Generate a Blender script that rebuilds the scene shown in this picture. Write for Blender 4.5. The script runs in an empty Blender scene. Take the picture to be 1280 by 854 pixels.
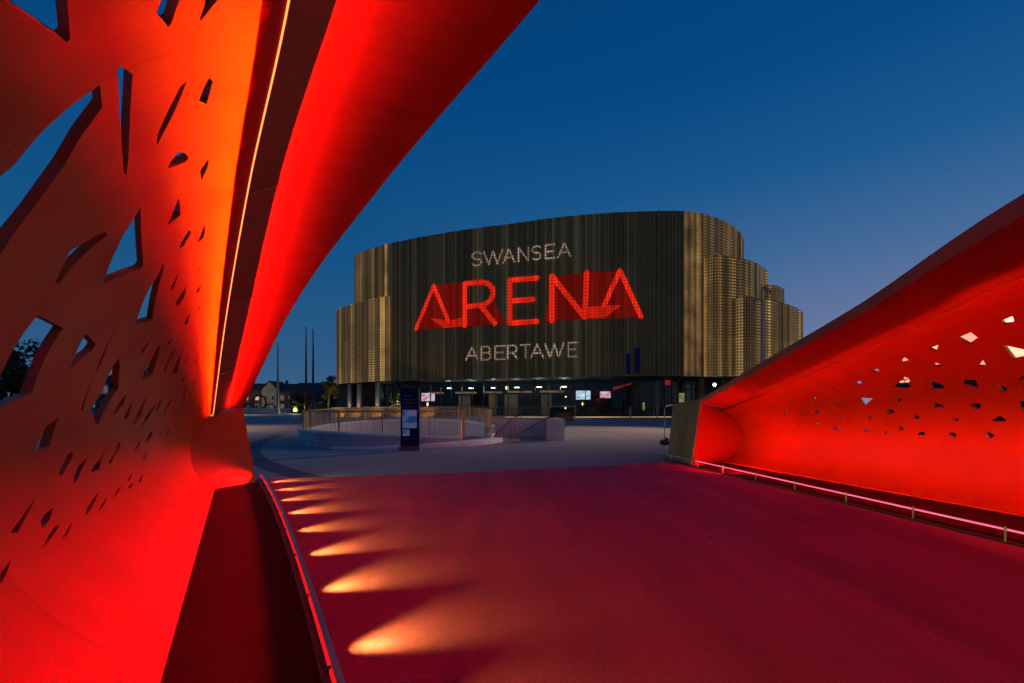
import math
# ---------- guide curves of the two canopies (metres) ----------
def cr(tab, x):
    """Catmull-Rom (monotone x) interpolation of rows (x, y1, y2, ...)"""
    n = len(tab)
    if x <= tab[0][0]: i = 0
    elif x >= tab[-1][0]: i = n - 2
    else:
        i = 0
        while x > tab[i + 1][0]: i += 1
    r0, r1 = tab[i], tab[i + 1]
    h = r1[0] - r0[0]
    t = (x - r0[0]) / h
    out = []
    for k in range(1, len(r0)):
        d1 = ((r1[k] - tab[i - 1][k]) / (r1[0] - tab[i - 1][0])) if i > 0 else (r1[k] - r0[k]) / h
        d2 = ((tab[i + 2][k] - r0[k]) / (tab[i + 2][0] - r0[0])) if i < n - 2 else (r1[k] - r0[k]) / h
        t2, t3 = t * t, t * t * t
        out.append((2*t3 - 3*t2 + 1) * r0[k] + (t3 - 2*t2 + t) * h * d1 + (-2*t3 + 3*t2) * r1[k] + (t3 - t2) * h * d2)
    return out
# left canopy frame: origin on the wall base, d along the bridge, n towards the deck
LO = (-0.427, 0.0); LD = (-0.508, 0.8614); LN = (0.8614, 0.508)
def LP(s, w, z): return (LO[0] + s*LD[0] + w*LN[0], LO[1] + s*LD[1] + w*LN[1], z)
QC = [(-3, .75, 4.27), (0, .72, 4.30), (2.58, .63, 4.17), (4.53, .45, 3.80), (7.2, .20, 2.86), (10.1, -.07, 1.41)]
QB = [(-3, 1.2, 4.62), (0, 1.15, 4.62), (2.5, .97, 4.44), (4.6, .75, 4.02), (7.3, .50, 3.02), (10.15, .16, 1.54)]
QL = [(-3, 3.0, 5.40), (0, 2.95, 5.45), (2.56, 2.58, 5.06), (4.89, 1.93, 4.37), (7.63, 1.17, 3.29), (10.27, .443, 1.57)]
def CL(a): w, z = cr(QC, abs(a)); return (.5 + a, w, z)
def BL(a): w, z = cr(QB, abs(a) * 1.005); return (.5 + a * 1.005, w, z)
def LL(a): w, z = cr(QL, abs(a) * 1.017); return (.5 + a * 1.017, w, z)
def bez(p0, p1, p2, p3, t):
    m = 1 - t
    return tuple(m*m*m*a + 3*m*m*t*b + 3*m*t*t*c + t*t*t*d for a, b, c, d in zip(p0, p1, p2, p3))
def wall_l(a, v):
    sc, wc, zc = CL(a)
    sb = .5 + a * .9753
    b = .45 + (zc - 1.41) / 2.8 * .75
    ds = sc - sb
    return LP(*bez((sb, 0, 0), (sb + .2*ds, -1.1*b, .16*zc), (sb + .8*ds, -1.3*b, .78*zc), (sc, wc, zc), v))
# right canopy: rows (t, x, y, z); t runs from the far foot (0) past the camera
TL = [(0, 5.2, 12.7, 1.82), (1, 5.2, 9.73, 2.51), (2, 5.1, 6.82, 3.10), (3, 4.92, 4.44, 3.65), (4.5, 4.75, 0, 4.3), (6, 4.9, -5, 4.2), (8, 5.3, -12, 2.2)]
TB = [(0, 5.6, 12.9, 1.62), (1, 5.66, 9.8, 2.27), (2, 5.6, 6.77, 2.87), (3, 5.4, 4.9, 3.17), (4.5, 5.3, 0, 3.75), (6, 5.4, -5, 3.65), (8, 5.8, -12, 1.9)]
TC = [(0, 6.05, 13.3, 1.5), (1, 6.05, 9.9, 2.15), (2, 5.95, 6.57, 2.835), (3, 5.75, 5.21, 3.06), (4.5, 5.7, 0, 3.6), (6, 5.8, -5, 3.5), (8, 6.2, -12, 1.75)]
TF = [(0, .12), (2, .15), (3, .2), (8, .2)]
def wall_r(t, v):
    x, y, z = cr(TC, t)
    yb = y - (.05 if t < 1 else 0)
    xb = 5.94 + (13.26 - yb) * .217 if yb > 0 else 8.82 - yb * .02
    b = .95 + min(t, 3) * .06
    return bez((xb, yb, 0), (xb + b, yb, .14*z), (xb + b, yb, .72*z), (x, y, z), v)
def smooth_loop(pts, n=16, closed=True):
    out = []
    N = len(pts)
    for i in range(N if closed else N - 1):
        p = [pts[(i + k) % N] if closed else pts[min(max(i + k, 0), N - 1)] for k in (-1, 0, 1, 2)]
        for j in range(n):
            t = j / n
            out.append(tuple(.5 * (2*b + (c - a)*t + (2*a - 5*b + 4*c - d)*t*t + (3*b - a - 3*c + d)*t*t*t)
                             for a, b, c, d in zip(*p)))
    if not closed: out.append(tuple(pts[-1]))
    return out
def arcs(line):
    s = [0.0]
    for a, b in zip(line, line[1:]): s.append(s[-1] + math.hypot(b[0]-a[0], b[1]-a[1]))
    return s
def at_arc(line, s, x):
    x = min(max(x, 0), s[-1] - 1e-6)
    lo, hi = 0, len(s) - 1
    while hi - lo > 1:
        m = (lo + hi) // 2
        if s[m] <= x: lo = m
        else: hi = m
    t = (x - s[lo]) / max(s[hi] - s[lo], 1e-9)
    a, b = line[lo], line[hi]
    dx, dy = b[0]-a[0], b[1]-a[1]
    l = math.hypot(dx, dy) or 1
    return a[0]+dx*t, a[1]+dy*t, dy/l, -dx/l      # point and outward normal (towards the bridge on the front)
# main drum of the hall, walked from the back left, along the front, to the back right
PLAN_MAIN = [(-22, 106), (-27.2, 95), (-28.3, 87), (-27.2, 80.6), (-24.4, 77.6), (-19.6, 74.2), (-9.57, 69.4), (0, 66.1), (6.6, 63.8),
             (13.96, 62.3), (20.3, 61.85), (24.7, 62.3), (29, 64.7), (32.9, 68.2), (36.0, 72.6), (37.2, 78), (35.5, 88), (28, 100), (5, 112)]
MAIN = smooth_loop(PLAN_MAIN, 16, True)
MAIN.append(MAIN[0])
MAIN_S = arcs(MAIN)
HOLES_L = [[(2.132,0.7715),(2.495,0.8015),(2.485,0.806),(2.273,0.8147),(2.079,0.8226),(1.867,0.7508)],[(2.878,0.8176),(3.055,0.8127),(3.292,0.746),(3.359,0.6844),(3.309,0.6158),(3.039,0.5213),(2.74,0.5876),(2.931,0.6795),(2.96,0.6983)],[(2.808,0.8421),(2.915,0.8526),(3.642,0.8252),(3.804,0.8163),(3.788,0.8131),(2.835,0.8386)],[(2.532,0.8844),(2.647,0.8936),(2.63,0.8968),(2.477,0.9059),(2.356,0.9125),(2.34,0.9)],[(2.518,0.9393),(2.569,0.9336),(2.657,0.9241),(2.632,0.9234),(2.54,0.928),(2.433,0.931),(2.453,0.9419)],[(3.127,0.9086),(3.392,0.892),(3.56,0.8768),(3.673,0.8652),(3.557,0.8683),(3.387,0.8822),(3.162,0.9013)],[(3.147,0.9331),(3.2,0.9368),(3.415,0.9303),(3.36,0.9208),(3.236,0.9271)],[(3.851,0.8933),(3.903,0.9031),(3.967,0.9074),(4.006,0.9038),(3.997,0.8751),(3.936,0.8808)],[(4.06,0.9362),(4.164,0.9355),(4.333,0.9261),(4.194,0.9236)],[(4.432,0.8889),(4.702,0.8878),(4.753,0.8615),(4.674,0.8693)],[(4.289,0.8239),(5.094,0.796),(5.111,0.7868),(4.768,0.7035),(4.734,0.7143),(4.349,0.811)],[(4.253,0.7566),(4.296,0.7537),(4.134,0.6422),(4.08,0.6402),(4.036,0.6865),(4.04,0.6943),(4.193,0.7414)],[(5.283,0.8412),(5.421,0.8351),(6.117,0.7684),(5.854,0.7198),(5.815,0.73),(5.544,0.7897),(5.444,0.8194)],[(5.0,0.9008),(5.045,0.9053),(5.215,0.8886),(5.226,0.8779),(5.159,0.8824)],[(5.005,0.9319),(5.169,0.932),(5.251,0.9272),(5.286,0.9171),(5.169,0.924)],[(5.66,0.9286),(5.725,0.9248),(5.873,0.9126),(5.792,0.917)],[(6.127,0.9251),(6.289,0.9124),(6.223,0.9094)],[(5.639,0.8708),(5.908,0.8472),(5.83,0.8424),(5.766,0.8532)],[(5.988,0.8841),(6.183,0.8764),(6.3,0.8514),(6.209,0.8487),(6.113,0.8658)],[(6.557,0.924),(6.71,0.9095),(6.626,0.9126)],[(6.655,0.8836),(6.848,0.8686),(6.803,0.8637),(6.736,0.871)],[(6.994,0.9156),(7.12,0.9059),(7.052,0.9095)],[(7.423,0.9125),(7.608,0.8932),(7.51,0.9016)],[(6.889,0.8127),(6.96,0.7946),(6.921,0.7815),(6.872,0.7919)],[(6.436,0.7499),(6.453,0.6895),(6.384,0.6931)],[(6.741,0.7659),(6.931,0.7386),(7.098,0.6835),(7.059,0.6698),(6.78,0.6262),(6.788,0.6467),(6.799,0.7037),(6.753,0.7448)],[(7.192,0.8134),(7.352,0.7605),(7.426,0.7332),(7.394,0.7253),(7.346,0.7409),(7.19,0.7895)],[(7.292,0.8486),(7.791,0.7886),(7.689,0.7591),(7.627,0.7745),(7.489,0.8153)],[(7.558,0.861),(7.791,0.8407),(7.735,0.8343)],[(7.834,0.9047),(8.014,0.8857),(7.955,0.8827)],[(4.021,0.582),(4.484,0.5913),(4.101,0.4647),(3.6,0.432),(3.283,0.414),(3.35,0.4305),(3.623,0.4745)],[(4.925,0.6122),(5.218,0.6112),(5.177,0.5939),(4.8,0.5336),(4.807,0.5401)],[(5.518,0.6735),(5.476,0.5823),(5.126,0.4584),(5.089,0.4625),(5.382,0.5485)],[(5.882,0.6256),(5.989,0.6161),(6.132,0.5579),(5.541,0.44),(5.451,0.4417),(5.363,0.4708),(5.66,0.5244),(5.821,0.6015)],[(6.431,0.5591),(6.371,0.5216),(6.075,0.4811),(6.021,0.4835),(6.221,0.5237)],[(6.709,0.5502),(6.573,0.4937),(6.389,0.4788),(6.42,0.4898),(6.559,0.5186)],[(7.206,0.6081),(7.097,0.5217),(6.798,0.4764),(6.767,0.4833),(6.952,0.5254)],[(7.694,0.6245),(7.424,0.5312),(7.034,0.4716),(7.247,0.5178)],[(7.815,0.6597),(7.845,0.6206),(7.707,0.5786),(7.71,0.6078)],[(8.194,0.7117),(8.226,0.6798),(8.148,0.6147),(8.098,0.581),(8.128,0.6462)],[(8.078,0.8332),(8.136,0.7981),(8.071,0.7911)],[(8.308,0.8382),(8.692,0.7665),(8.674,0.7519),(8.454,0.8006)],[(8.388,0.8816),(8.566,0.8548),(8.5,0.8518)],[(8.586,0.8597),(8.843,0.8149),(8.769,0.8056)],[(4.561,0.4337),(4.539,0.4289),(4.277,0.379),(4.229,0.3775),(3.965,0.3685),(4.031,0.3774),(4.284,0.4136),(4.368,0.4188)],[(4.71,0.3711),(4.69,0.3598),(4.333,0.3264),(4.266,0.3258),(4.282,0.333),(4.573,0.3615)],[(5.077,0.3596),(4.954,0.3491),(4.605,0.3145),(4.499,0.308),(4.535,0.3188),(4.741,0.3398)],[(5.665,0.3941),(5.526,0.3724),(5.231,0.3288),(4.965,0.3238),(5.122,0.3392),(5.355,0.3519)],[(6.116,0.4048),(6.18,0.3964),(5.628,0.341),(5.595,0.3454),(5.911,0.3726)],[(7.6,0.4942),(7.676,0.4806),(7.312,0.4289),(7.381,0.4508)],[(7.12,0.4479),(6.947,0.4102),(6.666,0.3824),(6.881,0.4117)],[(8.251,0.5437),(7.866,0.4603),(8.01,0.4987)],[(8.594,0.5728),(8.496,0.5315),(8.4,0.5333)],[(7.373,0.4043),(6.994,0.3564),(6.981,0.3625)],[(6.303,0.3132),(6.005,0.2852),(5.979,0.2908)],[(6.703,0.3041),(6.408,0.2751),(6.331,0.2794)],[(6.149,0.2826),(5.889,0.2642),(5.825,0.2683)],[(5.664,0.2793),(5.454,0.2655),(5.209,0.2545),(5.435,0.2706)],[(3.746,0.3019),(3.565,0.2869),(3.244,0.2634),(3.171,0.2672),(3.41,0.2803)],[(3.903,0.2776),(3.729,0.2615),(3.557,0.2542),(3.605,0.2656),(3.712,0.272)],[(3.836,0.2493),(3.621,0.2381),(3.366,0.2293),(3.554,0.2404),(3.726,0.2487)],[(4.063,0.2451),(3.847,0.2302),(3.692,0.2265),(3.842,0.2336)],[(4.946,0.2786),(4.577,0.2536),(4.328,0.2418),(4.436,0.2534),(4.73,0.2692)],[(5.072,0.263),(4.827,0.2464),(4.639,0.2398),(4.816,0.2509)],[(2.991,0.2377),(2.858,0.2262),(2.754,0.2207),(2.742,0.224),(2.832,0.2305)]]
HOLES_R = [[(2.344,0.9313),(2.53,0.9307),(2.372,0.9112),(2.287,0.9166)],[(1.943,0.9296),(2.035,0.9313),(2.012,0.9051),(1.934,0.8945)],[(1.773,0.9263),(1.832,0.9277),(1.776,0.9065)],[(2.056,0.8639),(2.146,0.8128),(2.087,0.8044),(1.999,0.8058)],[(1.605,0.9173),(1.639,0.9246),(1.633,0.9011),(1.588,0.9029)],[(1.706,0.8724),(1.715,0.8449),(1.677,0.8521)],[(1.882,0.8319),(1.859,0.8023),(1.825,0.8106)],[(1.421,0.9136),(1.469,0.9174),(1.441,0.8854)],[(1.403,0.8065),(1.525,0.8478),(1.51,0.8219),(1.459,0.7757),(1.424,0.7847)],[(1.586,0.8001),(1.613,0.7656),(1.588,0.74),(1.548,0.7545)],[(1.709,0.773),(1.757,0.762),(1.726,0.7171),(1.682,0.7472)],[(1.817,0.7275),(1.844,0.6965),(1.799,0.6876)],[(1.91,0.732),(1.946,0.7438),(1.966,0.73),(1.934,0.721)],[(1.188,0.792),(1.251,0.7685),(1.164,0.7285)],[(1.362,0.7475),(1.389,0.728),(1.35,0.7184)],[(1.502,0.6886),(1.531,0.6665),(1.523,0.6529),(1.486,0.6586)],[(1.631,0.6539),(1.685,0.6541),(1.67,0.6318),(1.653,0.6217)],[(1.832,0.6383),(1.859,0.6423),(1.845,0.6041),(1.823,0.6114)],[(1.255,0.682),(1.293,0.6809),(1.291,0.6558),(1.264,0.6495)],[(1.358,0.6081),(1.388,0.6296),(1.393,0.6139),(1.382,0.6003)],[(1.531,0.593),(1.561,0.5853),(1.533,0.5631)],[(1.681,0.5616),(1.726,0.5855),(1.742,0.5631),(1.734,0.5519)],[(1.149,0.6647),(1.159,0.6252),(1.134,0.6283)],[(1.059,0.5388),(1.094,0.5653),(1.109,0.5297)],[(1.184,0.543),(1.217,0.5155),(1.187,0.5153)],[(1.285,0.5686),(1.292,0.5329),(1.262,0.5393)],[(1.356,0.521),(1.388,0.5193),(1.383,0.4951),(1.351,0.4963)],[(1.489,0.5024),(1.513,0.5088),(1.527,0.4865),(1.5,0.4803)],[(1.637,0.5133),(1.678,0.487),(1.65,0.4679)],[(0.569,0.8213),(0.578,0.7677),(0.543,0.7658)],[(0.681,0.765),(0.709,0.7377),(0.671,0.733)],[(0.789,0.7543),(0.831,0.7591),(0.828,0.7314),(0.792,0.7187)],[(0.581,0.6653),(0.609,0.6701),(0.617,0.6301)],[(0.74,0.6606),(0.765,0.6343),(0.731,0.6148)],[(0.848,0.5902),(0.88,0.5953),(0.893,0.5596),(0.852,0.5668)],[(0.932,0.6955),(0.966,0.673),(0.948,0.651)],[(1.018,0.8078),(1.029,0.7662),(1.066,0.7097),(1.007,0.7683)],[(1.281,0.8877),(1.312,0.8844),(1.295,0.8601),(1.265,0.8615)],[(1.122,0.8982),(1.153,0.8943),(1.137,0.8717)],[(0.902,0.854),(0.94,0.8664),(0.897,0.8236)]]
LETTERS = [('S',0.24,[[(54.08,23.7),(53.98,23.81),(53.84,23.9),(53.67,23.96),(53.49,23.98),(53.3,23.97),(53.12,23.93),(52.97,23.85),(52.85,23.75),(52.78,23.63),(52.75,23.5),(52.78,23.35),(52.88,23.22),(53.04,23.11),(53.23,23.04),(53.45,23.02),(53.66,22.99),(53.86,22.92),(54.01,22.82),(54.11,22.68),(54.14,22.53),(54.12,22.4),(54.04,22.28),(53.93,22.18),(53.78,22.11),(53.6,22.06),(53.41,22.05),(53.23,22.08),(53.06,22.13),(52.92,22.22),(52.82,22.33)]]),('W',0.24,[[(54.53,23.98),(55.31,22.05),(55.97,23.88),(56.63,22.04),(57.4,23.97)]]),('A',0.24,[[(57.52,22.04),(58.37,23.97),(59.22,22.03)],[(57.86,22.7),(58.88,22.69)]]),('N',0.24,[[(59.84,22.02),(59.84,23.95),(61.26,22.0),(61.26,23.92)]]),('S',0.24,[[(63.02,23.62),(62.93,23.73),(62.81,23.81),(62.67,23.87),(62.51,23.9),(62.36,23.89),(62.21,23.85),(62.08,23.78),(61.98,23.68),(61.91,23.56),(61.89,23.43),(61.92,23.28),(62.0,23.15),(62.14,23.04),(62.3,22.97),(62.48,22.94),(62.67,22.92),(62.83,22.84),(62.96,22.74),(63.04,22.6),(63.07,22.45),(63.05,22.33),(62.99,22.21),(62.89,22.11),(62.76,22.03),(62.61,21.99),(62.45,21.98),(62.3,22.01),(62.15,22.07),(62.03,22.16),(61.95,22.27)]]),('E',0.24,[[(65.0,23.88),(63.76,23.88),(63.76,21.97),(65.0,21.97)],[(63.76,22.93),(64.85,22.92)]]),('A',0.24,[[(65.5,21.97),(66.36,23.9),(67.2,22.0)],[(65.84,22.63),(66.86,22.65)]]),('A',0.24,[[(51.71,8.35),(52.69,10.17),(53.65,8.35)],[(52.11,8.97),(53.27,8.97)]]),('B',0.24,[[(54.16,10.17),(54.16,8.35)],[(54.16,10.17),(55.03,10.18),(55.23,10.15),(55.39,10.05),(55.51,9.91),(55.54,9.74),(55.51,9.58),(55.39,9.43),(55.23,9.34),(55.03,9.3),(54.16,9.3)],[(54.16,8.35),(55.07,8.35),(55.29,8.39),(55.47,8.49),(55.6,8.65),(55.64,8.83),(55.6,9.01),(55.47,9.17),(55.29,9.27),(55.07,9.3)]]),('E',0.24,[[(57.77,10.19),(56.31,10.19),(56.31,8.36),(57.77,8.36)],[(56.31,9.27),(57.58,9.28)]]),('R',0.24,[[(58.21,8.36),(58.21,10.2),(59.04,10.2),(59.24,10.16),(59.42,10.05),(59.54,9.89),(59.58,9.7),(59.54,9.51),(59.42,9.35),(59.24,9.24),(59.04,9.21),(58.21,9.2)],[(58.96,9.21),(59.61,8.36)]]),('T',0.24,[[(60.1,10.2),(61.6,10.2)],[(60.86,10.2),(60.86,8.36)]]),('A',0.24,[[(61.65,8.35),(62.57,10.2),(63.47,8.35)],[(62.02,8.98),(63.11,8.98)]]),('W',0.24,[[(63.7,10.2),(64.41,8.35),(65.0,10.12),(65.59,8.36),(66.28,10.22)]]),('E',0.24,[[(68.1,10.25),(66.89,10.23),(66.89,8.37),(68.1,8.38)],[(66.89,9.3),(67.95,9.31)]])]
BIG = [('A',0.64,[[(43.12,13.52),(46.36,19.72),(48.88,14.26)]]),('R',0.72,[[(51.57,13.44),(51.57,19.57),(54.58,19.55),(55.44,19.13),(55.94,18.46),(55.97,17.65),(55.57,16.81),(54.7,16.29),(51.92,16.19)],[(54.08,16.16),(56.24,13.48)]]),('E',0.72,[[(62.54,19.42),(58.55,19.51),(58.55,13.41),(62.54,13.41)],[(58.61,16.52),(61.96,16.48)]]),('N',0.72,[[(64.66,13.37),(64.66,19.5),(69.1,13.61),(69.37,19.62)]]),('A',0.64,[[(71.66,15.13),(73.72,19.68),(76.45,13.51)]])]
FOLDS = [[(45.64,14.99),(49.01,14.32),(51.14,14.65),(51.14,13.35),(48.05,13.3)],[(69.53,15.02),(73.88,15.12),(73.35,14.65),(71.77,13.46),(69.53,13.43)]]
SHADES = [[(46.36,19.84),(51.79,19.73),(51.79,13.31),(42.97,13.41)],[(51.79,16.49),(56.06,16.55),(58.01,13.4),(51.79,13.31)],[(64.83,19.49),(73.77,19.73),(76.5,13.4),(63.47,13.35),(64.38,16.65)]]
# px 479 arc 36.11
# px 484 arc 37.00
# px 487 arc 37.52
# px 785 arc 74.82
# px 800 arc 76.39
# px 855 arc 82.26
# px 866 arc 83.55
# px 880 arc 85.46
# px 895 arc 88.01
# px 925 arc 96.54
import bpy, bmesh, random
from mathutils import Vector, Matrix
from mathutils.geometry import delaunay_2d_cdt
random.seed(11)
R = math.radians
sc = bpy.context.scene
COL = sc.collection
CAMZ = 1.6

# ------------------------------------------------------------------ helpers
class MB:
    """collects faces; build() links them as one mesh object"""
    def __init__(s): s.v = []; s.f = []; s.uv = {}; s.tone = {}; s.sm = set()
    def add(s, vs, fs, smooth=False, uv=None, tone=None):
        o = len(s.v); s.v += [tuple(p) for p in vs]
        for f in fs:
            k = len(s.f); s.f.append(tuple(i + o for i in f))
            if smooth: s.sm.add(k)
            if tone is not None: s.tone[k] = tone
        if uv:
            for i, t in enumerate(uv): s.uv[o + i] = t
    def box(s, c, d, rz=0, tilt=None):
        x, y, z = d[0]/2, d[1]/2, d[2]/2
        m = Matrix.Rotation(rz, 3, 'Z')
        if tilt is not None: m = m @ tilt
        vs = [Vector(c) + m @ Vector((a*x, b*y, e*z)) for a in (-1, 1) for b in (-1, 1) for e in (-1, 1)]
        s.add(vs, [(0, 1, 3, 2), (4, 6, 7, 5), (0, 4, 5, 1), (2, 3, 7, 6), (0, 2, 6, 4), (1, 5, 7, 3)])
    def tube(s, pts, r, n=8, cap=True, smooth=True):
        pts = [Vector(p) for p in pts]; rs = r if isinstance(r, (list, tuple)) else [r]*len(pts)
        vs = []
        up = Vector((0, 0, 1))
        for i, p in enumerate(pts):
            t = (pts[min(i+1, len(pts)-1)] - pts[max(i-1, 0)]).normalized()
            ref = up if abs(t.z) < .9 else Vector((1, 0, 0))
            a = t.cross(ref).normalized(); b = a.cross(t)
            for k in range(n):
                q = 2*math.pi*k/n
                vs.append(p + (a*math.cos(q) + b*math.sin(q))*rs[i])
        fs = [(i*n+k, i*n+(k+1) % n, (i+1)*n+(k+1) % n, (i+1)*n+k) for i in range(len(pts)-1) for k in range(n)]
        s.add(vs, fs, smooth)
        if cap: s.add(vs[:n], [tuple(range(n))[::-1]]); s.add(vs[-n:], [tuple(range(n))])
    def prism(s, poly, z0, z1):
        n = len(poly)
        vs = [(x, y, z0) for x, y in poly] + [(x, y, z1) for x, y in poly]
        s.add(vs, [tuple(range(n))[::-1], tuple(range(n, 2*n))] + [(i, (i+1) % n, n+(i+1) % n, n+i) for i in range(n)])
    def strip(s, rows, smooth=True, closed=False, us=None):
        """rows of equal length -> quads"""
        m = len(rows[0]); vs = [p for r in rows for p in r]; fs = []
        for i in range(len(rows)-1):
            for k in range(m if closed else m-1):
                fs.append((i*m+k, i*m+(k+1) % m, (i+1)*m+(k+1) % m, (i+1)*m+k))
        uv = [(u, k*.3) for u, r in zip(us, rows) for k in range(m)] if us else None
        s.add(vs, fs, smooth, uv)
    def ball(s, c, r, sx=1, sy=1, sz=1, n=10, m=6):
        vs = [(c[0]+r*sx*math.sin(math.pi*i/m)*math.cos(2*math.pi*k/n), c[1]+r*sy*math.sin(math.pi*i/m)*math.sin(2*math.pi*k/n), c[2]+r*sz*math.cos(math.pi*i/m)) for i in range(m+1) for k in range(n)]
        s.add(vs, [(i*n+k, (i+1)*n+k, (i+1)*n+(k+1) % n, i*n+(k+1) % n) for i in range(m) for k in range(n)], True)
    def build(s, name, mat, parent=None, normals=None):
        org = Vector(parent_world(parent)) if parent else Vector((0, 0, 0))
        me = bpy.data.meshes.new(name)
        me.from_pydata([Vector(p) - org for p in s.v], [], s.f)
        me.materials.append(mat)
        if s.uv:
            ul = me.uv_layers.new(name='UVMap')
            for l in me.loops: ul.data[l.index].uv = s.uv.get(l.vertex_index, (0, 0))
        if s.tone:
            at = me.attributes.new('tone', 'FLOAT_VECTOR', 'FACE')
            for k in range(len(s.f)): at.data[k].vector = s.tone.get(k, (.5, 0, 0))
        for k in s.sm: me.polygons[k].use_smooth = True
        if normals:
            for p in me.polygons: p.use_smooth = True
            me.normals_split_custom_set_from_vertices(normals)
        me.update()
        o = bpy.data.objects.new(name, me); COL.objects.link(o)
        if parent: o.parent = parent
        return o
WORLD = {}
def parent_world(o):
    v = Vector((0, 0, 0))
    while o is not None: v += Vector(o.location); o = o.parent
    return v
def thing(name, label, cat, loc=(0, 0, 0), group=None):
    o = bpy.data.objects.new(name, None); COL.objects.link(o); o.location = loc; o.empty_display_size = .2
    o['label'] = label; o['category'] = cat
    if group: o['group'] = group
    return o
def tag(o, label, cat, group=None):
    o['label'] = label; o['category'] = cat
    if group: o['group'] = group
    return o
def structure(o): o['kind'] = 'structure'; return o
def dup(root, loc, label, group=None):
    r = root.copy(); COL.objects.link(r); r.location = loc; r['label'] = label
    if group: r['group'] = group
    for ch in list(root.children):
        c = ch.copy(); COL.objects.link(c); c.parent = r
        for g in list(ch.children):
            d = g.copy(); COL.objects.link(d); d.parent = c
    return r

# ------------------------------------------------------------------ materials
def nodes(name):
    m = bpy.data.materials.new(name); m.use_nodes = True
    nt = m.node_tree; nt.nodes.clear()
    out = nt.nodes.new('ShaderNodeOutputMaterial')
    return m, nt, out
def N(nt, t, **kw):
    n = nt.nodes.new(t)
    for k, v in kw.items():
        if k.startswith('i_'): n.inputs[int(k[2:]) if k[2:].isdigit() else k[2:]].default_value = v
        else: setattr(n, k, v)
    return n
def mth(nt, op, a, b=None, c=None):
    n = nt.nodes.new('ShaderNodeMath'); n.operation = op
    for i, x in enumerate((a, b, c)):
        if x is None: continue
        if isinstance(x, (int, float)): n.inputs[i].default_value = x
        else: nt.links.new(x, n.inputs[i])
    return n.outputs[0]
def ramp(nt, fac, stops):
    n = nt.nodes.new('ShaderNodeValToRGB'); nt.links.new(fac, n.inputs[0])
    e = n.color_ramp.elements
    while len(e) < len(stops): e.new(.5)
    for el, (p, c) in zip(e, stops): el.position = p; el.color = (*c, 1)
    return n.outputs[0]
def surf_mat(name, c1, c2=None, scale=8, rough=.6, metal=0, bump=0, bscale=60, detail=5, spec=.5, rvar=0, stretch=(1, 1, 1), bdist=.02):
    m, nt, out = nodes(name)
    p = N(nt, 'ShaderNodeBsdfPrincipled'); nt.links.new(p.outputs[0], out.inputs[0])
    p.inputs['Roughness'].default_value = rough; p.inputs['Metallic'].default_value = metal
    p.inputs['Specular IOR Level'].default_value = spec
    tc = N(nt, 'ShaderNodeTexCoord'); mp = N(nt, 'ShaderNodeMapping'); mp.inputs['Scale'].default_value = stretch
    nt.links.new(tc.outputs['Object'], mp.inputs[0])
    c2 = c2 or tuple(x*.75 for x in c1)
    no = N(nt, 'ShaderNodeTexNoise'); no.inputs['Scale'].default_value = scale; no.inputs['Detail'].default_value = detail
    nt.links.new(mp.outputs[0], no.inputs['Vector'])
    nt.links.new(ramp(nt, no.outputs[0], [(.3, c2), (.7, c1)]), p.inputs['Base Color'])
    if rvar:
        nt.links.new(mth(nt, 'MULTIPLY_ADD', no.outputs[0], rvar, rough - rvar/2), p.inputs['Roughness'])
    if bump:
        n2 = N(nt, 'ShaderNodeTexNoise'); n2.inputs['Scale'].default_value = bscale; n2.inputs['Detail'].default_value = 3
        nt.links.new(mp.outputs[0], n2.inputs['Vector'])
        b = N(nt, 'ShaderNodeBump'); b.inputs['Strength'].default_value = bump; b.inputs['Distance'].default_value = bdist
        nt.links.new(n2.outputs[0], b.inputs['Height']); nt.links.new(b.outputs[0], p.inputs['Normal'])
    return m
def glow(name, col, strength, var=0, scale=5):
    m, nt, out = nodes(name)
    e = N(nt, 'ShaderNodeEmission'); e.inputs[0].default_value = (*col, 1); e.inputs[1].default_value = strength
    if var:
        tc = N(nt, 'ShaderNodeTexCoord'); no = N(nt, 'ShaderNodeTexNoise'); no.inputs['Scale'].default_value = scale
        nt.links.new(tc.outputs['Object'], no.inputs['Vector'])
        nt.links.new(mth(nt, 'MULTIPLY', ramp(nt, no.outputs[0], [(.35, (1-var,)*3), (.65, (1,)*3)]), strength), e.inputs[1])
    nt.links.new(e.outputs[0], out.inputs[0])
    return m
M = {}
M['gold'] = surf_mat('bronze paint', (.30, .155, .035), (.25, .12, .026), scale=3, rough=.5, metal=.15, bump=.22, bscale=170, rvar=.15, bdist=.004)
M['flange'] = surf_mat('bronze paint smooth', (.30, .155, .035), (.26, .13, .03), scale=1.3, rough=.55, metal=.1, bump=.05, bscale=40, bdist=.004)
M['band'] = surf_mat('dark soffit', (.16, .04, .022), (.12, .028, .015), scale=6, rough=.7, bump=.15, bscale=90, bdist=.004)
M['bronze_out'] = surf_mat('weathered bronze', (.27, .155, .06), (.17, .10, .04), scale=1.6, rough=.55, metal=.15, bump=.15, bscale=14, detail=8, bdist=.006)
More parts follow.
